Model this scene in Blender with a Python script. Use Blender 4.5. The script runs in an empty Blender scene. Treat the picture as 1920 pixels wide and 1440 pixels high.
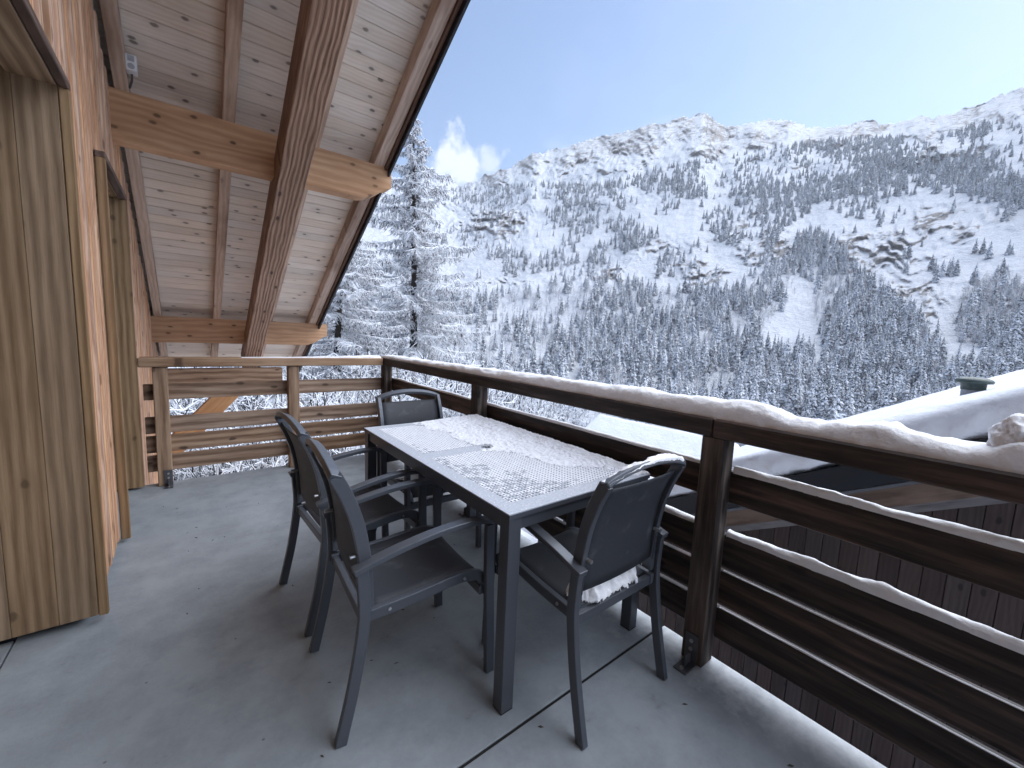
import bpy, bmesh, math, random
import numpy as np
from mathutils import Matrix, Vector
random.seed(7); rng = np.random.default_rng(7)
C = bpy.context.scene.collection
SC = bpy.context.scene

# ------------------------------------------------------------------ camera
F_PX, PITCH, ROLL, YAW, CAM_H = 772.016, 0.11534, -0.0430864, 0.66646, 1.31
cy, sy, cp, sp = math.cos(YAW), math.sin(YAW), math.cos(PITCH), math.sin(PITCH)
_fw = np.array([sy*cp, cy*cp, -sp]); _r = np.array([cy, -sy, 0.0]); _d = -np.cross(_r, _fw)
_c, _s = math.cos(ROLL), math.sin(ROLL)
_right = _c*_r + _s*_d; _down = -_s*_r + _c*_d
RC = np.array([_right, _down, _fw])
cam = bpy.data.cameras.new('camera'); cam.sensor_width = 36; cam.lens = F_PX/1920*36
cam.clip_start = 0.05; cam.clip_end = 20000
co = bpy.data.objects.new('camera', cam); C.objects.link(co)
M = Matrix.Identity(4)
for i in range(3):
    M[i][0] = _right[i]; M[i][1] = -_down[i]; M[i][2] = -_fw[i]
M[2][3] = CAM_H
co.matrix_world = M
SC.camera = co
SC.render.resolution_x = 1024; SC.render.resolution_y = 768

def ray(x, y):
    w = RC.T @ np.array([(x-960)/F_PX, (y-720)/F_PX, 1.0]); return w
def az_s(x, y):
    w = ray(x, y); return math.atan2(w[0], w[1]), w[2]/math.hypot(w[0], w[1])
def az_s_v(x, y):
    v = np.stack([(x-960)/F_PX, (y-720)/F_PX, np.ones_like(x)], -1) @ RC
    return np.arctan2(v[..., 0], v[..., 1]), v[..., 2]/np.hypot(v[..., 0], v[..., 1])
def proj_dir(a, s):
    v = np.stack([np.sin(a), np.cos(a), s], -1) @ RC.T
    z = np.where(v[..., 2] > 0.05, v[..., 2], np.nan)
    return 960+F_PX*v[..., 0]/z, 720+F_PX*v[..., 1]/z

# ------------------------------------------------------------------ light
SUN_AZ, SUN_EL = math.radians(114), math.radians(45)      # azimuth from +Y towards +X
W = bpy.data.worlds.new('World'); SC.world = W; W.use_nodes = True
wn, wl = W.node_tree.nodes, W.node_tree.links
wn.clear()
wo = wn.new('ShaderNodeOutputWorld'); bg = wn.new('ShaderNodeBackground')
sky = wn.new('ShaderNodeTexSky'); sky.sky_type = 'NISHITA'; sky.sun_disc = False
sky.sun_elevation = SUN_EL; sky.sun_rotation = SUN_AZ
sky.altitude = 1300; sky.air_density = 1.0; sky.dust_density = 1.2; sky.ozone_density = 0.8
bg.inputs['Strength'].default_value = 0.055
# thin cloud puffs low over the horizon, all the way round
tc = wn.new('ShaderNodeTexCoord'); mp = wn.new('ShaderNodeMapping'); mp.inputs['Scale'].default_value = (1, 1, 1.9)
nz = wn.new('ShaderNodeTexNoise'); nz.inputs['Scale'].default_value = 3.1; nz.inputs['Detail'].default_value = 9; nz.inputs['Roughness'].default_value = 0.58
mp.inputs['Location'].default_value = (0.35, 0.1, 0.0)
cr = wn.new('ShaderNodeMapRange'); cr.inputs['From Min'].default_value = 0.56; cr.inputs['From Max'].default_value = 0.72
sep = wn.new('ShaderNodeSeparateXYZ')
band = wn.new('ShaderNodeMapRange'); band.inputs['From Min'].default_value = 0.46; band.inputs['From Max'].default_value = 0.30
mul = wn.new('ShaderNodeMath'); mul.operation = 'MULTIPLY'
mix = wn.new('ShaderNodeMix'); mix.data_type = 'RGBA'; mix.inputs['B'].default_value = (4.6, 4.9, 5.4, 1)
wl.new(tc.outputs['Generated'], mp.inputs['Vector']); wl.new(mp.outputs['Vector'], nz.inputs['Vector'])
wl.new(tc.outputs['Generated'], sep.inputs[0]); wl.new(sep.outputs['Z'], band.inputs['Value'])
wl.new(nz.outputs['Fac'], cr.inputs['Value']); wl.new(cr.outputs['Result'], mul.inputs[0]); wl.new(band.outputs['Result'], mul.inputs[1])
def blob(px_, py_, r0, r1, amt, nsc):
    d_ = ray(px_, py_); d_ = d_/np.linalg.norm(d_)
    dt = wn.new('ShaderNodeVectorMath'); dt.operation = 'DISTANCE'; dt.inputs[1].default_value = tuple(d_)
    nb_ = wn.new('ShaderNodeTexNoise'); nb_.inputs['Scale'].default_value = nsc; nb_.inputs['Detail'].default_value = 8; nb_.inputs['Roughness'].default_value = .6
    wl.new(tc.outputs['Generated'], nb_.inputs['Vector']); wl.new(tc.outputs['Generated'], dt.inputs[0])
    a_n = wn.new('ShaderNodeMath'); a_n.operation = 'MULTIPLY_ADD'; a_n.inputs[1].default_value = r1*3.4; wl.new(nb_.outputs['Fac'], a_n.inputs[0]); wl.new(dt.outputs['Value'], a_n.inputs[2])
    mr = wn.new('ShaderNodeMapRange'); mr.inputs['From Min'].default_value = r1+r1*1.7; mr.inputs['From Max'].default_value = r0+r1*1.7; mr.inputs['To Max'].default_value = amt; wl.new(a_n.outputs[0], mr.inputs['Value'])
    return mr.outputs['Result']
last = mul.outputs[0]
for bl in (blob(858, 306, .020, .060, .9, 22), blob(915, 300, .008, .035, .6, 28), blob(2000, 110, .05, .55, .10, 2.2)):
    mx = wn.new('ShaderNodeMath'); mx.operation = 'MAXIMUM'; wl.new(last, mx.inputs[0]); wl.new(bl, mx.inputs[1]); last = mx.outputs[0]
wl.new(last, mix.inputs['Factor']); wl.new(sky.outputs[0], mix.inputs['A'])
wl.new(mix.outputs['Result'], bg.inputs['Color']); wl.new(bg.outputs[0], wo.inputs[0])
sl = bpy.data.lights.new('sun', 'SUN'); sl.energy = 1.5; sl.angle = math.radians(90); sl.color = (0.965, 0.98, 1.0)
so = bpy.data.objects.new('sun', sl); C.objects.link(so)
sdir = Vector((math.sin(SUN_AZ)*math.cos(SUN_EL), math.cos(SUN_AZ)*math.cos(SUN_EL), math.sin(SUN_EL)))
so.rotation_euler = sdir.to_track_quat('Z', 'Y').to_euler(); so.location = (0, -30, 60)
vs = SC.view_settings; vs.view_transform = 'Standard'; vs.look = 'None'; vs.gamma = 1; vs.use_curve_mapping = False
vs.exposure = 2.2
cyc = SC.cycles; cyc.max_bounces = 6; cyc.diffuse_bounces = 4; cyc.glossy_bounces = 3; cyc.transparent_max_bounces = 4; cyc.caustics_reflective = False; cyc.caustics_refractive = False

# ------------------------------------------------------------------ noise
def _hash(ix, iy, iz, seed):
    h = (ix*374761393 + iy*668265263 + iz*2147483647 + seed*1274126177) & 0xFFFFFFFF
    h = ((h ^ (h >> 13))*1274126177) & 0xFFFFFFFF
    h = (h ^ (h >> 16)) & 0xFFFFFFFF
    return h/4294967295.0
def vnoise(x, y, z=0.0, seed=0):
    x, y, z = np.broadcast_arrays(np.asarray(x, float), np.asarray(y, float), np.asarray(z, float))
    ix, iy, iz = (np.floor(q).astype(np.int64) for q in (x, y, z))
    fx, fy, fz = x-ix, y-iy, z-iz
    fx, fy, fz = (q*q*(3-2*q) for q in (fx, fy, fz))
    r = 0
    for dx in (0, 1):
        for dy in (0, 1):
            for dz in (0, 1):
                w = (fx if dx else 1-fx)*(fy if dy else 1-fy)*(fz if dz else 1-fz)
                r = r + w*_hash(ix+dx, iy+dy, iz+dz, seed)
    return r*2-1
def fbm(x, y, z=0.0, o=4, seed=0, gain=0.5):
    a, r, f = 1.0, 0, 1.0
    for k in range(o):
        r = r + a*vnoise(np.asarray(x)*f, np.asarray(y)*f, np.asarray(z)*f, seed+k*17); a *= gain; f *= 2.03
    return r
def sstep(a, b, x):
    t = np.clip((x-a)/(b-a), 0, 1); return t*t*(3-2*t)

# ------------------------------------------------------------------ materials
def newmat(name):
    m = bpy.data.materials.new(name); m.use_nodes = True
    n, l = m.node_tree.nodes, m.node_tree.links
    return m, n, l, n['Principled BSDF']
def N(n, t, **kw):
    o = n.new('ShaderNode'+t)
    for k, v in kw.items():
        if k in o.inputs: o.inputs[k].default_value = v
        else: setattr(o, k, v)
    return o
def ramp(n, stops):
    r = n.new('ShaderNodeValToRGB'); e = r.color_ramp.elements
    while len(e) < len(stops): e.new(0.5)
    for k, (p, c) in enumerate(stops):
        e[k].position = p; e[k].color = (*c, 1) if len(c) == 3 else c
    return r
def mixc(n, l, f, a, b, blend='MIX'):
    m = n.new('ShaderNodeMix'); m.data_type = 'RGBA'; m.blend_type = blend
    for s, v in (('Factor', f), ('A', a), ('B', b)):
        if hasattr(v, 'is_output'): l.new(v, m.inputs[s])
        elif s == 'Factor': m.inputs[s].default_value = v
        else: m.inputs[s].default_value = (*v, 1)
    return m.outputs['Result']
def math_(n, l, op, a, b=None, clamp=False):
    m = n.new('ShaderNodeMath'); m.operation = op; m.use_clamp = clamp
    for i, v in enumerate((a, b)):
        if v is None: continue
        if hasattr(v, 'is_output'): l.new(v, m.inputs[i])
        else: m.inputs[i].default_value = v
    return m.outputs[0]
def remap(n, l, v, a, b, c=0.0, d=1.0):
    m = N(n, 'MapRange'); l.new(v, m.inputs['Value'])
    for k, q in zip(('From Min', 'From Max', 'To Min', 'To Max'), (a, b, c, d)): m.inputs[k].default_value = q
    return m.outputs['Result']

def wood(name, dark, mid, light, knots=0.5, grain=1.0, rough=0.72, var=0.35, bump=0.35, stain=None, wet=0.0, fw=.42, ww=.42, kn=.5, kx=3.6, rs=(.22, .5, .78), dist_=9.0):
    """boards: local X runs along the grain"""
    m, n, l, p = newmat(name)
    tcn = N(n, 'TexCoord'); oi = N(n, 'ObjectInfo')
    off = N(n, 'VectorMath', operation='SCALE'); off.inputs[0].default_value = (37.0, 11.3, 23.7); l.new(oi.outputs['Random'], off.inputs['Scale'])
    add = N(n, 'VectorMath', operation='ADD'); l.new(tcn.outputs['Object'], add.inputs[0]); l.new(off.outputs[0], add.inputs[1])
    def mapped(sc):
        q = N(n, 'Mapping'); q.inputs['Scale'].default_value = sc; l.new(add.outputs[0], q.inputs['Vector']); return q.outputs[0]
    # slow waviness bends the grain round knots
    warp = N(n, 'TexNoise', Scale=1.0, Detail=2.0); l.new(mapped((1.6, 5, 5)), warp.inputs['Vector'])
    wv = N(n, 'TexWave', wave_type='BANDS', bands_direction='Y', Scale=9.0*grain, Distortion=dist_, Detail=4.0)
    wv.inputs['Detail Scale'].default_value = 0.9
    l.new(mapped((0.28, 1.0, 1.0)), wv.inputs['Vector'])
    fine = N(n, 'TexNoise', Scale=1.0, Detail=6.0, Roughness=0.65); l.new(mapped((3.0, 90*grain, 90*grain)), fine.inputs['Vector'])
    blot = N(n, 'TexNoise', Scale=1.0, Detail=4.0, Roughness=0.6); l.new(mapped((0.9, 3.0, 3.0)), blot.inputs['Vector'])
    g = math_(n, l, 'ADD', math_(n, l, 'MULTIPLY', wv.outputs['Fac'], ww), math_(n, l, 'MULTIPLY', fine.outputs['Fac'], fw))
    g = math_(n, l, 'ADD', g, math_(n, l, 'MULTIPLY', warp.outputs['Fac'], 1.02-fw-ww))
    rp = ramp(n, [(rs[0], dark), (rs[1], mid), (rs[2], light)]); l.new(g, rp.inputs[0])
    col = rp.outputs[0]
    # knots
    vo = N(n, 'TexVoronoi', voronoi_dimensions='2D', Scale=1.0, Randomness=1.0); l.new(mapped((kx, 8.5, 1)), vo.inputs['Vector'])
    kd = N(n, 'TexNoise', Scale=30.0, Detail=2.0); l.new(add.outputs[0], kd.inputs['Vector'])
    dist = math_(n, l, 'ADD', vo.outputs['Distance'], math_(n, l, 'MULTIPLY', kd.outputs['Fac'], 0.10))
    sepc = N(n, 'SeparateColor'); l.new(vo.outputs['Color'], sepc.inputs[0])
    rare = remap(n, l, sepc.outputs[0], kn-.01, kn+.01)
    kmask = math_(n, l, 'MULTIPLY', remap(n, l, dist, 0.185, 0.12), rare)
    halo = math_(n, l, 'MULTIPLY', remap(n, l, dist, 0.48, 0.15), rare)
    col = mixc(n, l, math_(n, l, 'MULTIPLY', halo, 0.4*knots), col, tuple(c*0.72 for c in mid))
    col = mixc(n, l, math_(n, l, 'MULTIPLY', kmask, knots), col, tuple(c*0.30 for c in dark))
    # blotches, per-board tone
    col = mixc(n, l, remap(n, l, blot.outputs['Fac'], 0.35, 0.75, 0.0, 0.45), col, tuple(c*0.62 for c in mid))
    tone = N(n, 'HueSaturation'); l.new(col, tone.inputs['Color'])
    l.new(remap(n, l, oi.outputs['Random'], 0, 1, 1-var*0.55, 1+var*0.45), tone.inputs['Value'])
    hr = N(n, 'TexWhiteNoise', noise_dimensions='1D'); l.new(oi.outputs['Random'], hr.inputs['W'])
    l.new(remap(n, l, hr.outputs['Value'], 0, 1, 0.8, 1.12), tone.inputs['Saturation'])
    col = tone.outputs[0]
    if stain:
        sn = N(n, 'TexNoise', Scale=1.0, Detail=5.0); l.new(mapped((1.3, 4, 4)), sn.inputs['Vector'])
        col = mixc(n, l, remap(n, l, sn.outputs['Fac'], 0.5, 0.68, 0.0, 0.75), col, stain)
    l.new(col, p.inputs['Base Color'])
    p.inputs['Roughness'].default_value = rough
    rr = remap(n, l, blot.outputs['Fac'], 0.3, 0.7, rough-0.18-wet*0.25, rough+0.08); l.new(rr, p.inputs['Roughness'])
    p.inputs['Specular IOR Level'].default_value = 0.35
    bp = N(n, 'Bump', Strength=bump, Distance=0.004); l.new(g, bp.inputs['Height']); l.new(bp.outputs[0], p.inputs['Normal'])
    return m

M_CLAD = wood('cladding_wood', (0.349, 0.167, 0.085), (0.569, 0.321, 0.190), (0.736, 0.487, 0.320), knots=.7, var=.28, bump=.6)
M_JAMB = wood('panel_wood', (0.190, 0.112, 0.055), (0.330, 0.213, 0.115), (0.477, 0.321, 0.186), knots=.6, var=.35, grain=.9, ww=.25, fw=.6, kn=.74, kx=5.5, rs=(.30, .5, .70), dist_=3.0)
M_TRIM = wood('dark_trim_wood', (.06, .035, .025), (.12, .07, .05), (.18, .11, .08), knots=.2)
M_PURL = wood('purlin_wood', (0.342, 0.167, 0.072), (0.532, 0.293, 0.145), (0.672, 0.427, 0.238), knots=.9, var=.12, grain=.6, kn=.7, kx=4.5, ww=.2, fw=.42)
M_BEAM = wood('big_beam_wood', (0.125, 0.062, 0.036), (0.312, 0.180, 0.112), (0.524, 0.336, 0.222), knots=.9, grain=1.1, bump=1.0, var=.1, fw=.6, ww=.26, kn=.72, rs=(.32, .5, .68), dist_=5.0)
M_RAFT = wood('rafter_wood', (0.343, 0.231, 0.167), (0.515, 0.374, 0.287), (0.664, 0.517, 0.418), knots=.45, var=.2, stain=(.18, .10, .06), ww=.2, fw=.42, kn=.75)
M_CEIL = wood('ceiling_board_wood', (.68, .55, .44), (.79, .68, .575), (.86, .77, .68), knots=1.0, var=.16, bump=.25, fw=.20, ww=.2, kn=.62, kx=5.0)
M_RAILB = wood('light_rail_wood', (0.148, 0.084, 0.050), (0.341, 0.215, 0.136), (0.511, 0.359, 0.246), knots=.8, var=.28, grain=.5, bump=.7, ww=.22, fw=.6, kn=.72, rs=(.32, .5, .68), dist_=6.0)
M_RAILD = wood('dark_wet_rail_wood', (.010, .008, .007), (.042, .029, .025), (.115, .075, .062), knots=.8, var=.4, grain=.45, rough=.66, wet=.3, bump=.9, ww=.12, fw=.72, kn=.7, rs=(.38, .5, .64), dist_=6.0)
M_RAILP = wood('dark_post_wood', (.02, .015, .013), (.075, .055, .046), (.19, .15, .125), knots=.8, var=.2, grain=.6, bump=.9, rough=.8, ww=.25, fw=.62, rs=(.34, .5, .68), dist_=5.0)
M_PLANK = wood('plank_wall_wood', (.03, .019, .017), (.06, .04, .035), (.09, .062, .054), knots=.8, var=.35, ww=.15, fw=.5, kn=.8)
M_GREYB = wood('grey_board_wood', (.12, .11, .11), (.20, .18, .18), (.28, .26, .25), knots=.2)

def plain(name, col, rough=.5, metal=0.0, noise=.15, nscale=40.0, bump=0.0, spec=.5):
    m, n, l, p = newmat(name)
    t = N(n, 'TexCoord'); q = N(n, 'TexNoise', Scale=nscale, Detail=5.0); l.new(t.outputs['Object'], q.inputs['Vector'])
    c = mixc(n, l, q.outputs['Fac'], tuple(v*(1-noise) for v in col), tuple(min(1, v*(1+noise)) for v in col))
    l.new(c, p.inputs['Base Color']); p.inputs['Roughness'].default_value = rough; p.inputs['Metallic'].default_value = metal
    l.new(remap(n, l, q.outputs['Fac'], .3, .7, rough-.08, rough+.1), p.inputs['Roughness'])
    p.inputs['Specular IOR Level'].default_value = spec
    if bump:
        b = N(n, 'Bump', Strength=bump, Distance=.002); l.new(q.outputs['Fac'], b.inputs['Height']); l.new(b.outputs[0], p.inputs['Normal'])
    return m
M_ALU = plain('anthracite_powder_coat', (.095, .105, .125), rough=.36, metal=.35, noise=.08, nscale=300)
M_TTOP = plain('frosted_anthracite_top', (.44, .475, .54), rough=.55, metal=.05, noise=.35, nscale=90)
M_STEEL = plain('galvanised_steel', (.17, .17, .18), rough=.45, metal=.8, noise=.3)
M_BOLT = plain('bolt_steel', (.55, .55, .56), rough=.35, metal=.9)
M_WHITEP = plain('white_plastic', (.72, .73, .75), rough=.45, noise=.04)
M_BLACKP = plain('black_gap', (.012, .012, .013), rough=.9)
M_FASC = plain('dark_metal_fascia', (.022, .024, .03), rough=.45, metal=.3)
M_STRIP = plain('grey_metal_strip', (.16, .165, .18), rough=.4, metal=.5)
M_PIPE = plain('grey_vent_pipe', (.36, .38, .42), rough=.5)
M_CAP = plain('green_vent_cap', (.05, .075, .07), rough=.45, noise=.3)

def sling():
    m, n, l, p = newmat('mesh_sling_fabric')
    t = N(n, 'TexCoord')
    wnz = N(n, 'TexNoise', Scale=420.0, Detail=2.0); l.new(t.outputs['Object'], wnz.inputs['Vector']); w = wnz.outputs['Fac']
    q = N(n, 'TexNoise', Scale=14.0, Detail=6.0); l.new(t.outputs['Object'], q.inputs['Vector'])
    c = mixc(n, l, w, (.02, .023, .03), (.046, .05, .062))
    c = mixc(n, l, remap(n, l, q.outputs['Fac'], .58, .75, 0, .25), c, (.20, .21, .24))
    l.new(c, p.inputs['Base Color']); p.inputs['Roughness'].default_value = .62
    bp = N(n, 'Bump', Strength=.3, Distance=.001); l.new(w, bp.inputs['Height']); l.new(bp.outputs[0], p.inputs['Normal'])
    return m
M_SLING = sling()

def snow(name, scale=1.0, bump=.5, tint=(.86, .88, .92), rough=.55):
    m, n, l, p = newmat(name)
    t = N(n, 'TexCoord')
    a = N(n, 'TexNoise', Scale=38.0*scale, Detail=7.0, Roughness=.62); b = N(n, 'TexNoise', Scale=5.0*scale, Detail=4.0)
    l.new(t.outputs['Object'], a.inputs['Vector']); l.new(t.outputs['Object'], b.inputs['Vector'])
    c = mixc(n, l, remap(n, l, a.outputs['Fac'], .3, .7), tuple(v*.93 for v in tint), tint)
    l.new(c, p.inputs['Base Color']); p.inputs['Roughness'].default_value = rough
    p.inputs['Specular IOR Level'].default_value = .25
    p.inputs['Subsurface Weight'].default_value = .0
    bp = N(n, 'Bump', Strength=bump, Distance=.012/scale); l.new(a.outputs['Fac'], bp.inputs['Height'])
    b2 = N(n, 'Bump', Strength=bump*.6, Distance=.06/scale); l.new(b.outputs['Fac'], b2.inputs['Height']); l.new(bp.outputs[0], b2.inputs['Normal'])
    l.new(b2.outputs[0], p.inputs['Normal'])
    return m
M_SNOW = snow('fresh_snow')
M_SNOWR = snow('roof_snow_surface', scale=.35, bump=.35)
M_SNOWT = snow('granular_table_snow', scale=3.0, bump=.7, tint=(.80, .83, .90))

def concrete():
    m, n, l, p = newmat('terrace_concrete')
    g = N(n, 'NewGeometry')
    def nn(sc, d=6., r=.6):
        q = N(n, 'TexNoise', Scale=sc, Detail=d, Roughness=r); l.new(g.outputs['Position'], q.inputs['Vector']); return q.outputs['Fac']
    a, b, c3, d4 = nn(.9, 5, .6), nn(4.5, 7, .65), nn(60, 5, .6), nn(1.7, 8, .7)
    col = mixc(n, l, remap(n, l, a, .3, .7), (.25, .285, .32), (.36, .405, .45))
    col = mixc(n, l, remap(n, l, b, .40, .62, 0, .7), col, (.205, .235, .265))
    col = mixc(n, l, remap(n, l, d4, .60, .70, 0, .35), col, (.52, .535, .55))
    col = mixc(n, l, remap(n, l, nn(9, 8, .72), .62, .72, 0, .5), col, (.13, .135, .135))
    col = mixc(n, l, remap(n, l, c3, .3, .7, 0, .3), col, (.325, .36, .395))
    vo = N(n, 'TexVoronoi', Scale=8.0); l.new(g.outputs['Position'], vo.inputs['Vector'])
    col = mixc(n, l, remap(n, l, vo.outputs['Distance'], .045, .03, 0, .7), col, (.09, .09, .09))
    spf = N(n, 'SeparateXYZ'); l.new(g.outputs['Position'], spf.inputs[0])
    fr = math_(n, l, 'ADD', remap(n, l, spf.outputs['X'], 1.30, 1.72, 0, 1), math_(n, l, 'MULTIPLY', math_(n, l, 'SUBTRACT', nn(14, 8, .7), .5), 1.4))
    col = mixc(n, l, remap(n, l, fr, .45, 1.1, 0, .8), col, (.66, .69, .71))  # paler slab edge: frost plus outside light under the boards, painted in
    l.new(col, p.inputs['Base Color'])
    l.new(remap(n, l, b, .3, .7, .42, .75), p.inputs['Roughness']); p.inputs['Specular IOR Level'].default_value = .4
    bp = N(n, 'Bump', Strength=.25, Distance=.004); l.new(c3, bp.inputs['Height'])
    b2 = N(n, 'Bump', Strength=.3, Distance=.01); l.new(b, b2.inputs['Height']); l.new(bp.outputs[0], b2.inputs['Normal']); l.new(b2.outputs[0], p.inputs['Normal'])
    return m
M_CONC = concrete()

def mountain_mat():
    m, n, l, p = newmat('snowy_rock')
    g = N(n, 'NewGeometry'); s = N(n, 'SeparateXYZ'); l.new(g.outputs['Normal'], s.inputs[0])
    def nn(sc, d=8., r=.62, stretch=None):
        q = N(n, 'TexNoise', Scale=sc, Detail=d, Roughness=r)
        if stretch:
            mpp = N(n, 'Mapping'); mpp.inputs['Scale'].default_value = stretch; l.new(g.outputs['Position'], mpp.inputs['Vector']); l.new(mpp.outputs[0], q.inputs['Vector'])
        else: l.new(g.outputs['Position'], q.inputs['Vector'])
        return q.outputs['Fac']
    big, mid, fine = nn(.006), nn(.035, 9, .68, (1, 1, 2.2)), nn(.18, 6, .6, (1, 1, 2.5))
    v = math_(n, l, 'ADD', s.outputs['Z'], math_(n, l, 'MULTIPLY', math_(n, l, 'SUBTRACT', mid, .5), 1.15))
    v = math_(n, l, 'ADD', v, math_(n, l, 'MULTIPLY', math_(n, l, 'SUBTRACT', fine, .5), .5))
    spz = N(n, 'SeparateXYZ'); l.new(g.outputs['Position'], spz.inputs[0])
    v = math_(n, l, 'SUBTRACT', v, remap(n, l, spz.outputs['Z'], 480, 850, 0, .27))
    cg = N(n, 'Attribute'); cg.attribute_name = 'crag'; strata = nn(.05, 7, .65, (.45, .45, 2.6))
    v = math_(n, l, 'SUBTRACT', v, math_(n, l, 'MULTIPLY', cg.outputs['Fac'], remap(n, l, strata, .40, .60, -.05, .75)))
    rockm = remap(n, l, v, .49, .34)
    rc = mixc(n, l, remap(n, l, fine, .3, .7), (.20, .19, .185), (.36, .335, .315))
    rc = mixc(n, l, remap(n, l, big, .45, .65, 0, .5), rc, (.20, .145, .10))
    sc = mixc(n, l, remap(n, l, mid, .35, .65), (.56, .575, .605), (.65, .665, .695))
    speck = remap(n, l, nn(.45, 4, .6), .59, .68, 0, .45)
    sc = mixc(n, l, speck, sc, (.30, .28, .27))
    l.new(mixc(n, l, rockm, sc, rc), p.inputs['Base Color']); p.inputs['Roughness'].default_value = .8
    p.inputs['Specular IOR Level'].default_value = .15
    bp = N(n, 'Bump', Strength=.7, Distance=5.0); l.new(mid, bp.inputs['Height'])
    b2 = N(n, 'Bump', Strength=.9, Distance=3.0); l.new(fine, b2.inputs['Height']); l.new(bp.outputs[0], b2.inputs['Normal']); l.new(b2.outputs[0], p.inputs['Normal'])
    return m
M_MOUNT = mountain_mat()

def snowy_tree(name, dark, thr_lo, thr_hi, nscale, namp=.9):
    """needles or bark, with snow lying where the surface faces up"""
    m, n, l, p = newmat(name)
    g = N(n, 'NewGeometry'); s = N(n, 'SeparateXYZ'); l.new(g.outputs['True Normal'], s.inputs[0])
    t = N(n, 'TexCoord'); q = N(n, 'TexNoise', Scale=nscale, Detail=3.0, Roughness=.6); l.new(t.outputs['Object'], q.inputs['Vector'])
    oi = N(n, 'ObjectInfo')
    v = math_(n, l, 'ADD', s.outputs['Z'], math_(n, l, 'MULTIPLY', math_(n, l, 'SUBTRACT', q.outputs['Fac'], .5), namp*2))
    v = math_(n, l, 'ADD', v, remap(n, l, oi.outputs['Random'], 0, 1, -.14, .14))
    f = remap(n, l, v, thr_lo, thr_hi)
    l.new(mixc(n, l, f, dark, (.84, .86, .90)), p.inputs['Base Color']); p.inputs['Roughness'].default_value = .8
    p.inputs['Specular IOR Level'].default_value = .1
    return m
M_SPRUCE = snowy_tree('snowy_spruce', (.08, .085, .09), .27, .66, 8.0, .7)
M_BARE = snowy_tree('frosted_bare_wood', (.20, .185, .19), -.2, .2, 6.0, .4)
M_LARCH = snowy_tree('snowy_larch_wood', (.07, .06, .058), -.14, .16, 2.2, .35)
M_BARK = snowy_tree('snowy_bark', (.05, .042, .038), .35, .7, 3.0, .5)

# ------------------------------------------------------------------ object helpers
PM = {}
def T(v): return Matrix.Translation(Vector(v))
def put(o, parent=None, world=None):
    world = world or Matrix.Identity(4)
    C.objects.link(o)
    if parent is not None:
        o.parent = parent; o.matrix_parent_inverse = PM[parent].inverted()
    o.matrix_basis = world; PM[o] = world
    return o
def tag(o, label=None, cat=None, group=None, kind=None):
    if label: o['label'] = label
    if cat: o['category'] = cat
    if group: o['group'] = group
    if kind: o['kind'] = kind
    return o
def empty(name, loc, label=None, cat=None, group=None):
    o = bpy.data.objects.new(name, None); o.empty_display_size = .1
    put(o, None, T(loc)); return tag(o, label, cat, group)
def meshobj(name, verts, faces, mat, parent=None, world=None, smooth=False):
    me = bpy.data.meshes.new(name); me.from_pydata([tuple(v) for v in verts], [], [tuple(f) for f in faces]); me.update()
    me.materials.append(mat)
    if smooth: me.polygons.foreach_set('use_smooth', [True]*len(me.polygons))
    return put(bpy.data.objects.new(name, me), parent, world)
def fastmesh(name, V, Q, mat, smooth=False):
    """numpy verts (n,3) and faces (m,k) of one size"""
    V = np.asarray(V, np.float32); Q = np.asarray(Q, np.int32); k = Q.shape[1]
    me = bpy.data.meshes.new(name); me.vertices.add(len(V)); me.vertices.foreach_set('co', V.ravel())
    me.loops.add(Q.size); me.loops.foreach_set('vertex_index', Q.ravel())
    me.polygons.add(len(Q)); me.polygons.foreach_set('loop_start', np.arange(0, Q.size, k, dtype=np.int32))
    if smooth: me.polygons.foreach_set('use_smooth', np.ones(len(Q), bool))
    me.update(calc_edges=True); me.validate(); me.materials.append(mat)
    return me
_boxes = {}
def boxmesh(L, Wd, H, mat, b=.003):
    key = (round(L, 4), round(Wd, 4), round(H, 4), mat.name, b)
    if key in _boxes: return _boxes[key]
    bm = bmesh.new(); bmesh.ops.create_cube(bm, size=1)
    for v in bm.verts: v.co = Vector((v.co.x*L, v.co.y*Wd, v.co.z*H))
    if b: bmesh.ops.bevel(bm, geom=list(bm.edges), offset=min(b, .3*min(L, Wd, H)), segments=1, affect='EDGES')
    me = bpy.data.meshes.new('board'); bm.to_mesh(me); bm.free(); me.materials.append(mat); _boxes[key] = me
    return me
def frame(o, x, y, z):
    m = Matrix.Identity(4)
    for i in range(3): m[i][0] = x[i]; m[i][1] = y[i]; m[i][2] = z[i]; m[i][3] = o[i]
    return m
AX = {'x': ((1, 0, 0), (0, 1, 0), (0, 0, 1)), 'y': ((0, 1, 0), (-1, 0, 0), (0, 0, 1)), 'z': ((0, 0, 1), (1, 0, 0), (0, 1, 0))}
def board(name, parent, lo, hi, mat, along='x', b=.003):
    """axis-aligned board from corner to corner, grain along the given axis"""
    lo, hi = Vector(lo), Vector(hi); c = (lo+hi)/2; d = hi-lo
    dims = {'x': (d.x, d.y, d.z), 'y': (d.y, d.x, d.z), 'z': (d.z, d.x, d.y)}[along]
    xd, yd, zd = AX[along]
    if dims[2] > dims[1]: dims = (dims[0], dims[2], dims[1]); yd, zd = zd, tuple(-q for q in yd)
    o = bpy.data.objects.new(name, boxmesh(*dims, mat, b)); return put(o, parent, frame(c, xd, yd, zd))
def oboard(name, parent, c, xd, yd, L, Wd, H, mat, b=.003):
    xd = Vector(xd).normalized(); yd = Vector(yd); yd = (yd-xd*yd.dot(xd)).normalized(); zd = xd.cross(yd)
    o = bpy.data.objects.new(name, boxmesh(L, Wd, H, mat, b)); return put(o, parent, frame(c, xd, yd, zd))
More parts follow.
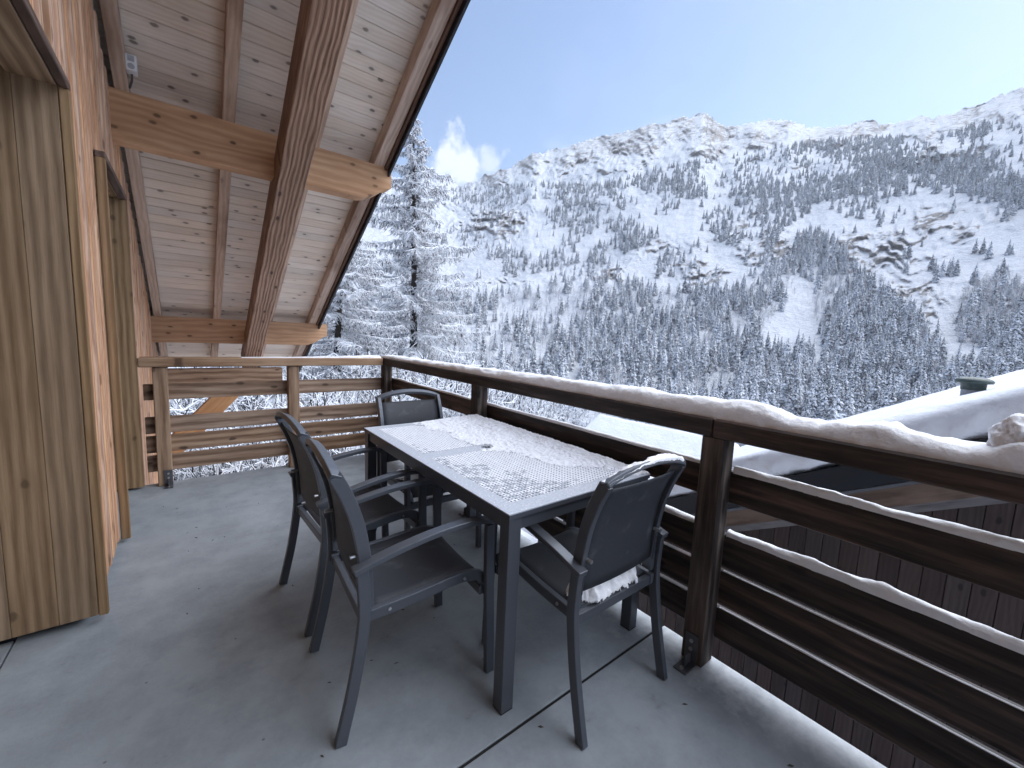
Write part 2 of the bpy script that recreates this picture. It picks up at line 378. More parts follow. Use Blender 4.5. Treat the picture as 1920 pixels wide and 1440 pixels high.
def prism(name, parent, poly, y0, y1, mat):
    """polygon in the XZ plane pushed from y0 to y1"""
    k = len(poly); v = [(x, y0, z) for x, z in poly]+[(x, y1, z) for x, z in poly]
    f = [tuple(range(k)), tuple(range(2*k-1, k-1, -1))]+[(i, i+k, (i+1) % k+k, (i+1) % k) for i in range(k)]
    c = Vector(np.mean(v, 0)); v = [Vector(q)-c for q in v]; v = [Vector((q.x, q.z, -q.y)) for q in v]
    o = meshobj(name, v, f, mat, parent, frame(c, (1, 0, 0), (0, 0, 1), (0, -1, 0)))
    bm = bmesh.new(); bm.from_mesh(o.data); bmesh.ops.recalc_face_normals(bm, faces=bm.faces); bm.to_mesh(o.data); bm.free()
    return o
def bar(pts, side, w, t, closed_ends=True):
    """rectangular bar swept through pts; side = constant thickness axis (t), w across"""
    S = Vector(side).normalized(); P = [Vector(p) for p in pts]; V, Fc = [], []
    for i, p in enumerate(P):
        a = P[max(0, i-1)]; b = P[min(len(P)-1, i+1)]; tg = (b-a).normalized(); nn = tg.cross(S).normalized()
        for sx, sn in ((-1, -1), (1, -1), (1, 1), (-1, 1)): V.append(p+S*(sx*t/2)+nn*(sn*w/2))
    for i in range(len(P)-1):
        for k in range(4): Fc.append((4*i+k, 4*i+(k+1) % 4, 4*i+4+(k+1) % 4, 4*i+4+k))
    Fc.append((3, 2, 1, 0)); e = 4*(len(P)-1); Fc.append((e, e+1, e+2, e+3))
    return V, Fc
def spline(pts, n):
    P = [Vector(p) for p in pts]; P = [2*P[0]-P[1]]+P+[2*P[-1]-P[-2]]; out = []
    m = len(P)-3
    for k in range(n+1):
        u = k/n*m; i = min(int(u), m-1); t = u-i; a, b, c, d = P[i:i+4]
        out.append(.5*((2*b)+(c-a)*t+(2*a-5*b+4*c-d)*t*t+(3*b-a-3*c+d)*t**3))
    return out
def merge(*parts):
    V, Fc = [], []
    for v, f in parts:
        o = len(V); V += list(v); Fc += [tuple(i+o for i in q) for q in f]
    return V, Fc
def boxvf(lo, hi):
    (a, b, c), (d, e, f) = lo, hi
    v = [(a, b, c), (d, b, c), (d, e, c), (a, e, c), (a, b, f), (d, b, f), (d, e, f), (a, e, f)]
    return v, [(3, 2, 1, 0), (4, 5, 6, 7), (0, 1, 5, 4), (1, 2, 6, 5), (2, 3, 7, 6), (3, 0, 4, 7)]
def cylvf(c, axis, r, h, n=10):
    ax = Vector(axis).normalized(); u = ax.orthogonal().normalized(); w = ax.cross(u); c = Vector(c); V = []
    for k in (0, 1):
        for i in range(n):
            a = 2*math.pi*i/n; V.append(c+ax*(h*k)+(u*math.cos(a)+w*math.sin(a))*r)
    F = [(i, (i+1) % n, n+(i+1) % n, n+i) for i in range(n)]+[tuple(range(n-1, -1, -1)), tuple(range(n, 2*n))]
    return V, F
def gridfaces(nr, nc, off=0):
    i = np.arange(nr-1)[:, None]*nc+np.arange(nc-1)[None, :]+off
    return np.stack([i, i+1, i+nc+1, i+nc], -1).reshape(-1, 4)
def bevel(o, w=.002, seg=2):
    m = o.modifiers.new('bevel', 'BEVEL'); m.width = w; m.segments = seg; m.limit_method = 'ANGLE'; return o

# ================================================================== TERRAIN
RIDGE = [(-180, .25), (-60, .30), (-10, .30), (5, .31), (15, .325), (24, .345), (27.3, .352), (30, .341), (32.5, .352), (34.9, .377), (37, .392), (39.7, .421), (43, .432), (47.2, .448), (50, .46),
         (53.1, .470), (57, .476), (60.4, .479), (61.8, .462), (62.9, .450), (66, .449), (69.3, .441), (71.8, .417), (74.5, .413), (76.7, .405), (77.6, .398), (81.4, .393), (83.7, .391), (86.4, .401), (92, .42), (100, .42), (130, .32), (180, .25)]
def s_ridge(a):
    deg = np.degrees(a)
    r = np.interp(deg, [q[0] for q in RIDGE], [q[1] for q in RIDGE])
    return r
TK = ([0, .25, .5, .7, .85, 1.0], [620, 815, 1060, 1360, 1720, 2400])
SK = ([-.20, -.12, -.05, 0], [370, 450, 545, 620])
def base_dist(s, sr):
    return np.where(s < 0, np.interp(s, *SK), np.interp(s/sr, *TK))
CLIFFS = [(1400, 425, 60, 34), (1480, 470, 110, 42), (1640, 470, 120, 45), (1760, 420, 130, 34), (1660, 560, 110, 40), (1300, 508, 95, 26), (1150, 515, 80, 16), (952, 530, 48, 9),
          (1850, 560, 80, 30), (1760, 290, 90, 24), (930, 420, 70, 30), (1120, 360, 60, 16), (1250, 470, 60, 18), (1720, 620, 60, 50)]
def crag(a, s, sr):
    """how rocky the slope is: cliff bands and the summit ridge"""
    deg = np.degrees(a)
    px, py = proj_dir(a, s); px = np.nan_to_num(px, nan=-1e4); py = np.nan_to_num(py, nan=-1e4)
    m = np.zeros_like(s)
    for cx, cyy, rx, ry in CLIFFS:
        q = ((px-cx)/rx)**2+((py-cyy)/ry)**2; m = np.maximum(m, np.exp(-q*1.1))
    t = np.clip(s/sr, 0, 1)
    m = np.maximum(m, .33*sstep(.78, .92, t))
    m = m*np.clip(.75+.9*fbm(deg*.7, s*40, o=3, seed=21), 0, 1.3)
    return np.clip(m+.05*(s > 0), 0, 1)*sstep(-.02, .05, s), t
def terrain_dist(a, s, sr):
    deg = np.degrees(a)
    m, t = crag(a, s, sr)
    fq = 40.0
    q = s*fq + 1.8*fbm(deg*.28, s*10, o=4, seed=31) + .35*fbm(deg*1.6, s*50, o=4, seed=33)
    fr = q-np.floor(q)
    st = np.floor(q)+sstep(.35, 1.0, fr)
    ds = (st-q)/fq
    se = s + ds*m*.88
    d = base_dist(np.minimum(se, sr), sr)+np.clip(s-sr, -.02, .02)*6000
    rough = .005+.016*sstep(.6, .9, t)
    d = d*(1+rough*fbm(deg*.5, s*36, o=6, seed=41, gain=.56)*sstep(-.2, -.1, s)*1.3+.02*sstep(-.1, .1, s)*fbm(deg*.12, s*9, o=2, seed=43))
    return d
# azimuth columns: fine where the balcony looks, coarse elsewhere
azd = np.concatenate([np.arange(-180, -12, 4.0), np.arange(-12, 4, .8), np.arange(4, 96, .135), np.arange(96, 112, .8), np.arange(112, 180.1, 4.0)])
AZ = np.radians(azd); SR = s_ridge(AZ)
JAG = SR + .005*fbm(azd*.9, 3.1, o=5, seed=5, gain=.6) + .002*fbm(azd*5, 8.1, o=2, seed=9)
NR = 400
tt = np.linspace(0, 1, NR)
S2 = -.20+(JAG[None, :]+.20)*tt[:, None]; A2 = np.broadcast_to(AZ, S2.shape)
D2 = terrain_dist(A2, S2, np.broadcast_to(SR, S2.shape))
CR = crag(A2, S2, np.broadcast_to(SR, S2.shape))[0]; CR = np.vstack([CR, CR[-1], CR[-1]])
Z2 = S2*D2
# back of the ridge
for kd, kz in ((260, -60), (900, -420)):
    D2 = np.vstack([D2, D2[NR-1]+kd]); Z2 = np.vstack([Z2, Z2[NR-1]+kz])
A2 = np.broadcast_to(AZ, D2.shape)
V = np.stack([np.sin(A2)*D2, np.cos(A2)*D2, Z2+CAM_H], -1).reshape(-1, 3)
me = fastmesh('mountain', V, gridfaces(*D2.shape), M_MOUNT, smooth=True)
ca = me.attributes.new('crag', 'FLOAT', 'POINT'); ca.data.foreach_set('value', CR.astype(np.float32).ravel())
tag(put(bpy.data.objects.new('mountain', me)), 'snowy rocky mountain slope across the valley', kind='structure')
# near ground: falls from the chalet to the valley floor
GR = [(0, -3.2), (6, -3.4), (12, -4.4), (25, -7.5), (60, -17), (120, -34), (250, -60)]
gd = np.array([0.5, 3, 5, 7, 9, 12, 15, 18, 22, 27, 33, 40, 50, 62, 80, 105, 140, 190, 250, 310])
gaz = AZ[::6]; gaz = np.append(gaz[:-1], math.pi)
D3 = np.broadcast_to(gd[:, None], (len(gd), len(gaz))).copy(); A3 = np.broadcast_to(gaz, D3.shape)
def ground_z(x, y):
    d = np.hypot(x, y)
    up = np.clip(-np.asarray(y)-5, 0, None)*.5*np.clip((330-d)/150, 0, 1)  # unseen slope raised behind the camera to bounce light onto the ceiling
    return up+np.interp(d, [g[0] for g in GR]+[371], [g[1] for g in GR]+[-.20*371+CAM_H]) + np.clip(d/60, 0, 1)*.6*fbm(x*.07, y*.07, o=3, seed=61) + .12*np.clip(d/8, 0, 1)*fbm(x*.5, y*.5, o=3, seed=62)
X3, Y3 = np.sin(A3)*D3, np.cos(A3)*D3; Z3 = ground_z(X3, Y3)
rim = np.interp(gaz, AZ, D2[0]); rz = -.20*rim+CAM_H
X3 = np.vstack([X3, np.sin(gaz)*rim*1.004]); Y3 = np.vstack([Y3, np.cos(gaz)*rim*1.004]); Z3 = np.vstack([Z3, rz+.1])
me = fastmesh('ground', np.stack([X3, Y3, Z3], -1).reshape(-1, 3), gridfaces(*X3.shape)[:, ::-1], snow('ground_snow', scale=.12, bump=.3), smooth=True)
tag(put(bpy.data.objects.new('ground', me)), 'snow covered ground falling away below the chalet', kind='structure')

# ------------------------------------------------------------------ forest on the far slope
def spruce_mesh(name, seed, full=1.0, whorls=17, per=8):
    """unit spruce 1 m tall: whorls of drooping snow-laden boughs round a tapered trunk"""
    r = random.Random(seed); V, Fc = [], []
    n = 5
    for z, rad in ((0, .016), (.98, .002)):
        for i in range(n): V.append((rad*math.cos(2*math.pi*i/n), rad*math.sin(2*math.pi*i/n), z))
    Fc += [(i, (i+1) % n, n+(i+1) % n, n+i) for i in range(n)]
    for w in range(whorls):
        u = (w+.3*r.random())/whorls; z = .07+.90*u; L = (.235*(1-u)**.8+.012)*full
        k = max(4, int(per*(1-.45*u)))
        a0 = r.random()*6.28
        for j in range(k):
            a = a0+2*math.pi*(j+.35*r.uniform(-1, 1))/k; l = L*r.uniform(.65, 1.18); wd = l*r.uniform(.24, .40)+.006
            dr = l*r.uniform(.25, .75); zz = z+r.uniform(-.018, .018); ca, sa = math.cos(a), math.sin(a); tx, ty = -sa, ca
            o = len(V)
            V += [(ca*.006, sa*.006, zz+.012),
                  (ca*l*.55+tx*wd, sa*l*.55+ty*wd, zz-dr*.42-wd*.45), (ca*l*.6, sa*l*.6, zz-dr*.22+.008), (ca*l*.55-tx*wd, sa*l*.55-ty*wd, zz-dr*.42-wd*.45),
                  (ca*l, sa*l, zz-dr)]
            Fc += [(o, o+1, o+2), (o, o+2, o+3), (o+1, o+4, o+2), (o+2, o+4, o+3)]
    me = bpy.data.meshes.new(name); me.from_pydata(V, [], Fc); me.update(); me.materials.append(M_SPRUCE)
    return me
def bare_mesh(name, seed):
    """unit leafless broadleaf tree with frosted upright twigs"""
    r = random.Random(seed); V, Fc = [], []
    def tw(p, q, a, b):
        p, q = Vector(p), Vector(q); d = (q-p).normalized(); u = d.orthogonal().normalized(); w = d.cross(u); o = len(V)
        for k in range(3):
            t = 2.094*k; V.append(p+(u*math.cos(t)+w*math.sin(t))*a)
        V.append(q)
        for k in range(3): Fc.append((o+k, o+(k+1) % 3, o+3))
    tw((0, 0, 0), (0, 0, .95), .012, .002)
    for k in range(34):
        z = r.uniform(.2, .9); a = r.random()*6.28; l = r.uniform(.12, .28)*(1.15-z*.6); up = r.uniform(.5, 1.1)
        e = Vector((math.cos(a)*l, math.sin(a)*l, z+l*up)); tw((0, 0, z), e, .006, .002)
        for q in range(5):
            t = r.uniform(.3, 1); s = Vector((0, 0, z)).lerp(e, t); d = Vector((r.uniform(-1, 1), r.uniform(-1, 1), r.uniform(.2, 1.1)))*r.uniform(.04, .10)
            tw(s, s+d, .0045, .002)
    me = bpy.data.meshes.new(name); me.from_pydata(V, [], Fc); me.update(); me.materials.append(M_BARE); return me
SPR = [spruce_mesh('spruce_tree', 11, 1.0), spruce_mesh('spruce_tree', 12, .85, 19, 8), spruce_mesh('spruce_tree', 13, 1.12, 15, 9), spruce_mesh('spruce_tree', 14, .72, 20, 7)]
BAR = [bare_mesh('bare_tree', 21), bare_mesh('bare_tree', 22)]

def poly_in(px, py, poly):
    ins = np.zeros(px.shape, bool); k = len(poly)
    for i in range(k):
        x1, y1 = poly[i]; x2, y2 = poly[(i+1) % k]
        c = ((y1 > py) != (y2 > py)) & (px < (x2-x1)*(py-y1)/(y2-y1+1e-9)+x1); ins ^= c
    return ins
LOWTOP = [(500, 560), (880, 560), (960, 545), (1060, 545), (1150, 548), (1250, 545), (1340, 548), (1420, 535), (1470, 500), (1490, 452), (1530, 430), (1565, 455), (1600, 500), (1640, 545), (1700, 590), (1740, 640), (1790, 600), (1810, 540), (1850, 520), (1940, 545), (2200, 540)]
GULLY = [(1478, 522), (1530, 528), (1522, 575), (1536, 640), (1560, 690), (1500, 660), (1415, 660), (1440, 610), (1474, 575)]
BARESLOPE = [(1650, 545), (1700, 590), (1780, 690), (1860, 700), (1930, 690), (1930, 640), (1850, 655), (1790, 640), (1800, 545), (1720, 520)]
UPPER = [(860, 375), (930, 352), (1010, 345), (1100, 350), (1170, 338), (1260, 312), (1400, 285), (1520, 268), (1620, 258), (1760, 262), (1830, 235), (1930, 225), (2100, 215), (2100, 400), (1920, 385), (1840, 372), (1740, 366), (1660, 372), (1600, 365), (1540, 385), (1500, 410), (1440, 452), (1370, 462), (1320, 440), (1290, 420), (1350, 380), (1250, 370), (1190, 352), (1080, 365), (1000, 375), (930, 395)]
def density(px, py):
    low = py > np.interp(px, [q[0] for q in LOWTOP], [q[1] for q in LOWTOP])
    nc = fbm(px*.011, py*.022, o=4, seed=71); nf = fbm(px*.03, py*.05, o=3, seed=72)
    bare = sstep(.05, .35, fbm(px*.009, py*.012, o=3, seed=73)+np.where((px < 1090) & (py > 550), .55, -.05)-np.where(px > 1450, .12, 0))
    den = np.where(low, .95, 0.0)
    up = poly_in(px, py, UPPER)
    den = np.where(~low & up, np.clip(.62+1.0*nc, .08, .95), den)
    mid = ~low & ~up & (py > 345)
    den = np.where(mid, np.clip(.10+.85*nc+.35*nf, .0, .8)*np.where(px < 1460, 1, .35), den)
    hi = ~low & ~up & (py <= 345)
    den = np.where(hi, np.clip(.04+.2*nc, 0, .2)*(py > 285)*(px > 1350), den)
    den = np.where(poly_in(px, py, GULLY), .02, den)
    den = np.where(poly_in(px, py, BARESLOPE), den*.10, den)
    for cx, cyy, rx, ry in CLIFFS[:10]:
        q = ((px-cx)/rx)**2+((py-cyy)/ry)**2; den = den*np.where(~low, 1-.8*np.exp(-q*1.4), 1)
    return den, np.where(low, bare, 0)
cand_n = 60000
cxp = rng.uniform(480, 2150, cand_n); cyp = rng.uniform(215, 830, cand_n)
a_, s_ = az_s_v(cxp, cyp); sr_ = s_ridge(a_)
ok = (s_ > -.195) & (s_ < sr_*.97)
cxp, cyp, a_, s_, sr_ = (q[ok] for q in (cxp, cyp, a_, s_, sr_))
dd = terrain_dist(a_, s_, sr_)
den, bareness = density(cxp, cyp)
# candidates per screen area scaled so that spacing on the hillside stays about a crown width
keep = rng.random(len(dd)) < den*np.clip((dd/1500)**1.15, .10, 1.0)
cxp, cyp, a_, s_, dd, bareness = (q[keep] for q in (cxp, cyp, a_, s_, dd, bareness))
isb = rng.random(len(dd)) < bareness*.85
hgt = np.where(isb, rng.uniform(9, 16, len(dd)), rng.uniform(14, 27, len(dd))*np.where(s_ > .12, .88, 1.0))
PX = np.stack([np.sin(a_)*dd, np.cos(a_)*dd, s_*dd+CAM_H-.4], -1)
yawr = rng.uniform(0, 6.28, len(dd))
order = np.argsort(-hgt/dd)
con = [i for i in order if not isb[i]]; brd = [i for i in order if isb[i]]
proto_s, proto_b = [], []
def single(meshes, name, i, k, label, cat, group):
    o = bpy.data.objects.new(name, meshes[k % len(meshes)])
    h = float(hgt[i]); put(o, None, T(PX[i]) @ Matrix.Rotation(float(yawr[i]), 4, 'Z') @ Matrix.Diagonal((h, h, h, 1)))
    return tag(o, label, cat, group)
vis = [i for i in con if 840 < cxp[i] < 1920][:300]
for k, i in enumerate(vis):
    o = single(SPR, 'spruce_tree', i, k, 'snow-laden spruce standing in the forest across the valley', 'spruce', 'snowy spruces on the far slope')
    if k < 4: proto_s.append(o)
visb = [i for i in brd if 840 < cxp[i] < 1920][:160]
for k, i in enumerate(visb):
    o = single(BAR, 'bare_tree', i, k, 'frosted leafless tree among the spruces across the valley', 'tree', 'frosted leafless trees on the far slope')
    if k < 2: proto_b.append(o)
def scatter(name, idx, protos, label, cat):
    idx = np.array(idx); me = bpy.data.meshes.new(name); me.vertices.add(len(idx)); me.vertices.foreach_set('co', PX[idx].astype(np.float32).ravel())
    for nm, arr in (('tree_scale', hgt[idx]), ('tree_yaw', yawr[idx])):
        at = me.attributes.new(nm, 'FLOAT', 'POINT'); at.data.foreach_set('value', arr.astype(np.float32))
    at = me.attributes.new('tree_kind', 'INT', 'POINT'); at.data.foreach_set('value', rng.integers(0, len(protos), len(idx)).astype(np.int32))
    o = put(bpy.data.objects.new(name, me)); tag(o, label, cat, kind='stuff')
    ng = bpy.data.node_groups.new(name, 'GeometryNodeTree')
    ng.interface.new_socket('Geometry', in_out='INPUT', socket_type='NodeSocketGeometry'); ng.interface.new_socket('Geometry', in_out='OUTPUT', socket_type='NodeSocketGeometry')
    n, l = ng.nodes, ng.links; gi = n.new('NodeGroupInput'); go = n.new('NodeGroupOutput')
    jn = n.new('GeometryNodeGeometryToInstance')
    for p in protos[::-1]:
        q = n.new('GeometryNodeObjectInfo'); q.transform_space = 'ORIGINAL'; q.inputs['Object'].default_value = p; l.new(q.outputs['Geometry'], jn.inputs[0])
    ip = n.new('GeometryNodeInstanceOnPoints'); ip.inputs['Pick Instance'].default_value = True
    def attr(nm, ty):
        q = n.new('GeometryNodeInputNamedAttribute'); q.data_type = ty; q.inputs['Name'].default_value = nm; return q.outputs['Attribute']
    cx = n.new('ShaderNodeCombineXYZ'); l.new(attr('tree_yaw', 'FLOAT'), cx.inputs['Z'])
    l.new(gi.outputs[0], ip.inputs['Points']); l.new(jn.outputs[0], ip.inputs['Instance']); l.new(attr('tree_kind', 'INT'), ip.inputs['Instance Index'])
    l.new(cx.outputs[0], ip.inputs['Rotation']); l.new(attr('tree_scale', 'FLOAT'), ip.inputs['Scale']); l.new(ip.outputs[0], go.inputs[0])
    md = o.modifiers.new('scatter', 'NODES'); md.node_group = ng
    return o
sv, sb = set(vis), set(visb)
scatter('far_spruce_forest', [i for i in con if i not in sv], proto_s, 'dense snow-dusted spruce forest covering the far mountainside', 'forest')
scatter('far_bare_forest', [i for i in brd if i not in sb], proto_b, 'pale band of frosted leafless trees on the lower mountainside', 'forest')
print('TREES', len(con), len(brd))

# ================================================================== TERRACE
SX, SY = 1.70, 4.29                                    # outer edges of the slab
JOINT = .94
floor = empty('terrace_floor', (0, 2, 0)); tag(floor, 'grey concrete terrace floor with a straight joint', kind='structure')
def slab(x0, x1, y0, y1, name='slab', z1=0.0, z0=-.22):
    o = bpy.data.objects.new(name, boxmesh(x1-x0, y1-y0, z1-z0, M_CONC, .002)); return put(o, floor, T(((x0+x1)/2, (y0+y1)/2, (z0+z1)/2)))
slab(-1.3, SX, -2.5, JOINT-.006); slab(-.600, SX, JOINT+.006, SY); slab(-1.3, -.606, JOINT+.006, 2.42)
o = bpy.data.objects.new('joint_filler', boxmesh(3.0, .02, .02, M_BLACKP, 0)); put(o, floor, T((.2, JOINT, -.016)))

# ================================================================== OUR CHALET
RS = .538                                              # roof pitch (fall per metre along +Y)
def raf_z(y): return 2.862-RS*(y-4.059)                # underside of the rafters
sdirv = Vector((0, 1, -RS)).normalized(); upv = Vector((0, RS, 1)).normalized()
chalet = empty('chalet', (-1, 4, -3.2), 'timber chalet with wooden cladding and wide overhanging pitched roof above the terrace', 'chalet')
WX = -.36                                              # cladding face
# wall core and its boards
core_poly = [(-.6, -3.2), (8.0, -3.2), (8.0, raf_z(8.0)+.08), (-.6, raf_z(-.6)+.08)]
def wallcore(name, y0, y1, z0, z1a, z1b, x0=-.62, x1=WX-.03):
    v = [(x0, y0, z0), (x1, y0, z0), (x1, y1, z0), (x0, y1, z0), (x0, y0, z1a), (x1, y0, z1a), (x1, y1, z1b), (x0, y1, z1b)]
    f = [(3, 2, 1, 0), (4, 5, 6, 7), (0, 1, 5, 4), (1, 2, 6, 5), (2, 3, 7, 6), (3, 0, 4, 7)]
    return meshobj(name, v, f, M_BLACKP, chalet)
HEAD = 2.165
wall = wallcore('wall', 4.23, 8.2, -3.2, raf_z(4.23)+.1, raf_z(8.2)+.1)
wallcore('wall', 2.42, 3.18, .02, raf_z(2.42)+.1, raf_z(3.18)+.1)
wallcore('wall', -2.5, 2.42, HEAD+.05, raf_z(-2.5)+.1, raf_z(2.42)+.1)
wallcore('wall', 3.18, 4.23, HEAD+.05, raf_z(3.18)+.1, raf_z(4.23)+.1)
wallcore('wall', -2.5, -1.4, -3.2, HEAD+.05, HEAD+.05)
meshobj('wall', *boxvf((-1.3, -2.5, .0), (-1.12, 8.2, 2.3)), M_JAMB, chalet)         # recessed glazing wall line
meshobj('wall', *boxvf((-7.0, -2.5, -3.2), (-6.8, 8.2, 2.0)), M_BLACKP, chalet)
meshobj('wall', *boxvf((-7.0, -2.5, -3.2), (-1.3, -2.3, 5.0)), M_BLACKP, chalet)
meshobj('wall', *boxvf((-1.3, -1.75, 0.0), (.6, -1.6, 6.0)), M_GREYB, chalet)  # unseen wall added behind the camera to shade the near floor
meshobj('wall', *boxvf((-7.0, 8.0, -3.2), (-.62, 8.2, .9)), M_BLACKP, chalet)
# cladding boards: slightly crowned profile
def clad(y0, y1, z0, z1):
    w = y1-y0-.003; t = .026; d = .017
    prof = [(-w/2, -t), (-w/2, -d*.9), (-w*.32, -.001), (w*.30, -.002), (w/2, -d), (w/2, -t)]      # (across, out)
    k = len(prof); L = z1-z0
    V_ = [(-L/2, a, b) for a, b in prof]+[(L/2, a, b) for a, b in prof]
    F_ = [tuple(range(k-1, -1, -1)), tuple(range(k, 2*k))]+[(i, (i+1) % k, (i+1) % k+k, i+k) for i in range(k)]
    # local X up, local Y along wall (+Y), local Z out (+X)
    jit = random.uniform(-.004, .003)
    return meshobj('cladding_board', V_, F_, M_CLAD, wall, frame((WX+jit, (y0+y1)/2, (z0+z1)/2), (0, 0, 1), (0, 1, 0), (-1, 0, 0)) @ Matrix.Diagonal((1, 1, -1, 1)))
CW = .1
y = -1.4
while y < 8.1:
    y1 = min(y+CW, 8.2)
    ztop = raf_z(y1)+.03
    mid = (y+y1)/2
    if mid < 2.40 or 3.20 < mid < 4.21: zb = HEAD+.034
    elif mid < 4.3: zb = .045
    else: zb = -2.6
    if y < 2.4 < y1: clad(2.402, y1, .045, ztop)
    else: clad(y, y1, zb, ztop)
    y = y1
# deep timber surrounds of the two openings
sur = board('window_surround', chalet, (-.352, 2.372, .03), (-.322, 2.402, HEAD+.0), M_JAMB, 'z')
xs = [-.354, -.47, -.60, -.735, -.865, -1.0, -1.12]
for a, b in zip(xs[1:], xs[:-1]): board('reveal_board', sur, (a+.001, 2.374+random.uniform(0, .002), .035), (b, 2.40, HEAD+.02), M_JAMB, 'z', .0015)
board('head_board', sur, (-.352, -1.4, HEAD), (-.322, 2.402, HEAD+.032), M_TRIM, 'y')
for k in range(6): board('soffit_board', sur, (-.354-.128*(k+1), -1.4, HEAD+.002), (-.354-.128*k-.002, 2.40, HEAD+.03), M_JAMB, 'y')
sur2 = board('window_surround', chalet, (-.36, 3.20, .02), (-.318, 3.232, HEAD), M_JAMB, 'z')
board('head_board', sur2, (-.36, 3.20, HEAD), (-.318, 4.212, HEAD+.032), M_TRIM, 'y')
xs = [-.318, -.45, -.585, -.72, -.86, -1.0, -1.12]
for a, b in zip(xs[1:], xs[:-1]): board('reveal_board', sur2, (a+.001, 4.18+random.uniform(0, .002), .02), (b, 4.212, HEAD), M_JAMB, 'z', .0015)
for k in range(6): board('soffit_board', sur2, (-.36-.128*(k+1), 3.232, HEAD+.002), (-.36-.128*k-.002, 4.18, HEAD+.03), M_JAMB, 'y')
# roof: deck with boards underneath
RT = .13                                               # boards lie this far above the rafter underside
def roof_pt(x, y, up): return Vector((x, y, raf_z(y)))+upv*up
roof_v = []
for up in (RT+.03, RT+.20):
    for (x, y) in ((-7.2, -2.6), (1.56, -2.6), (1.56, 8.25), (-7.2, 8.25)): roof_v.append(roof_pt(x, y, up))
roof = meshobj('roof', roof_v, [(3, 2, 1, 0), (4, 5, 6, 7), (0, 1, 5, 4), (1, 2, 6, 5), (2, 3, 7, 6), (3, 0, 4, 7)], M_FASC, chalet)
board_w = .1165; y = -2.2; stepy = board_w*sdirv.y
while y < 8.15:
    c = roof_pt((WX-.1+1.55)/2, y+stepy/2, RT+.014)
    oboard('ceiling_board', roof, c, (1, 0, 0), sdirv, 1.55-(WX-.1), board_w-.003, .024, M_CEIL, .005); y += stepy
def rafter(x0, x1, mat=M_RAFT, name='rafter', ya=-2.3, yb=8.15, h=RT):
    c = roof_pt((x0+x1)/2, (ya+yb)/2, h/2-.001); L = (yb-ya)/sdirv.y
    return oboard(name, roof, c, sdirv, (-1, 0, 0), L, x1-x0, h-.002, mat, .004)
rafter(-.338, -.262); rafter(.262, .345); rafter(.868, .955); rafter(1.432, 1.53)
c = roof_pt(1.572, 2.95, .10); oboard('verge_trim', roof, c, sdirv, (-1, 0, 0), 10.8/sdirv.y, .022, .34, M_FASC, .002)
c = roof_pt(1.5445, 2.95, .085); oboard('verge_board', roof, c, sdirv, (-1, 0, 0), 10.8/sdirv.y, .026, .22, M_TRIM, .002)
# purlins with carved ends
def purlin(y0, th, zt, zb, xe, ln=.33):
    poly = [(-.75, zb), (xe-ln, zb)]
    h = zt-zb
    for k in range(1, 10):                              # swept belly, small notch, square nose
        t = k/9; poly.append((xe-ln+(ln-.07)*t, zb+h*.36*t**1.9))
    poly += [(xe-.055, zb+h*.40), (xe-.02, zb+h*.41), (xe, zb+h*.45), (xe, zt), (-.75, zt)]
    return prism('purlin', chalet, poly, y0, y0+th, M_PURL)
purlin(4.06, .15, 2.862-.0, 2.535, 1.60)
purlin(6.83, .15, 1.371, 1.045, 1.69)
# heavy sloping beam under the purlins
bz = lambda y: 2.40-RS*(y-4.059)
c = Vector((.708, 2.5, bz(2.5)))+upv*.125; oboard('main_beam', chalet, c, sdirv, (-1, 0, 0), 9.6/sdirv.y, .205, .25, M_BEAM, .006)
# bracket beam and knee brace beyond the railing
board('bracket_beam', chalet, (-.5, 6.86, .455), (1.07, 7.02, .70), M_RAILB, 'x')
oboard('knee_brace', chalet, (.18, 6.94, .10), (1, 0, 1.12), (0, 1, 0), 1.35, .14, .24, M_PURL, .006)
# light box on the first rafter
jb = empty('junction_box', (-.262, 3.93, raf_z(3.93)+.02), 'small white plastic socket box screwed to the rafter by the wall', 'socket box')
bevel(meshobj('housing', *boxvf((-.262, 3.885, raf_z(3.93)+.005), (-.205, 3.965, raf_z(3.93)+.105)), M_WHITEP, jb), .006)
meshobj('socket_face', *merge(cylvf((-.2335, 3.888, raf_z(3.93)+.03), (0, -1, 0), .018, .006, 14), boxvf((-.25, 3.882, raf_z(3.93)+.06), (-.217, 3.886, raf_z(3.93)+.095))), M_PIPE, jb)
cab = spline([(-.235, 3.94, raf_z(3.93)+.006), (-.24, 3.99, raf_z(3.93)-.015), (-.255, 4.035, raf_z(4.03)+.01), (-.258, 4.058, raf_z(4.05)+.03)], 8)
meshobj('cable', *merge(bar(cab, (1, 0, 0), .012, .012)), M_STEEL, jb)

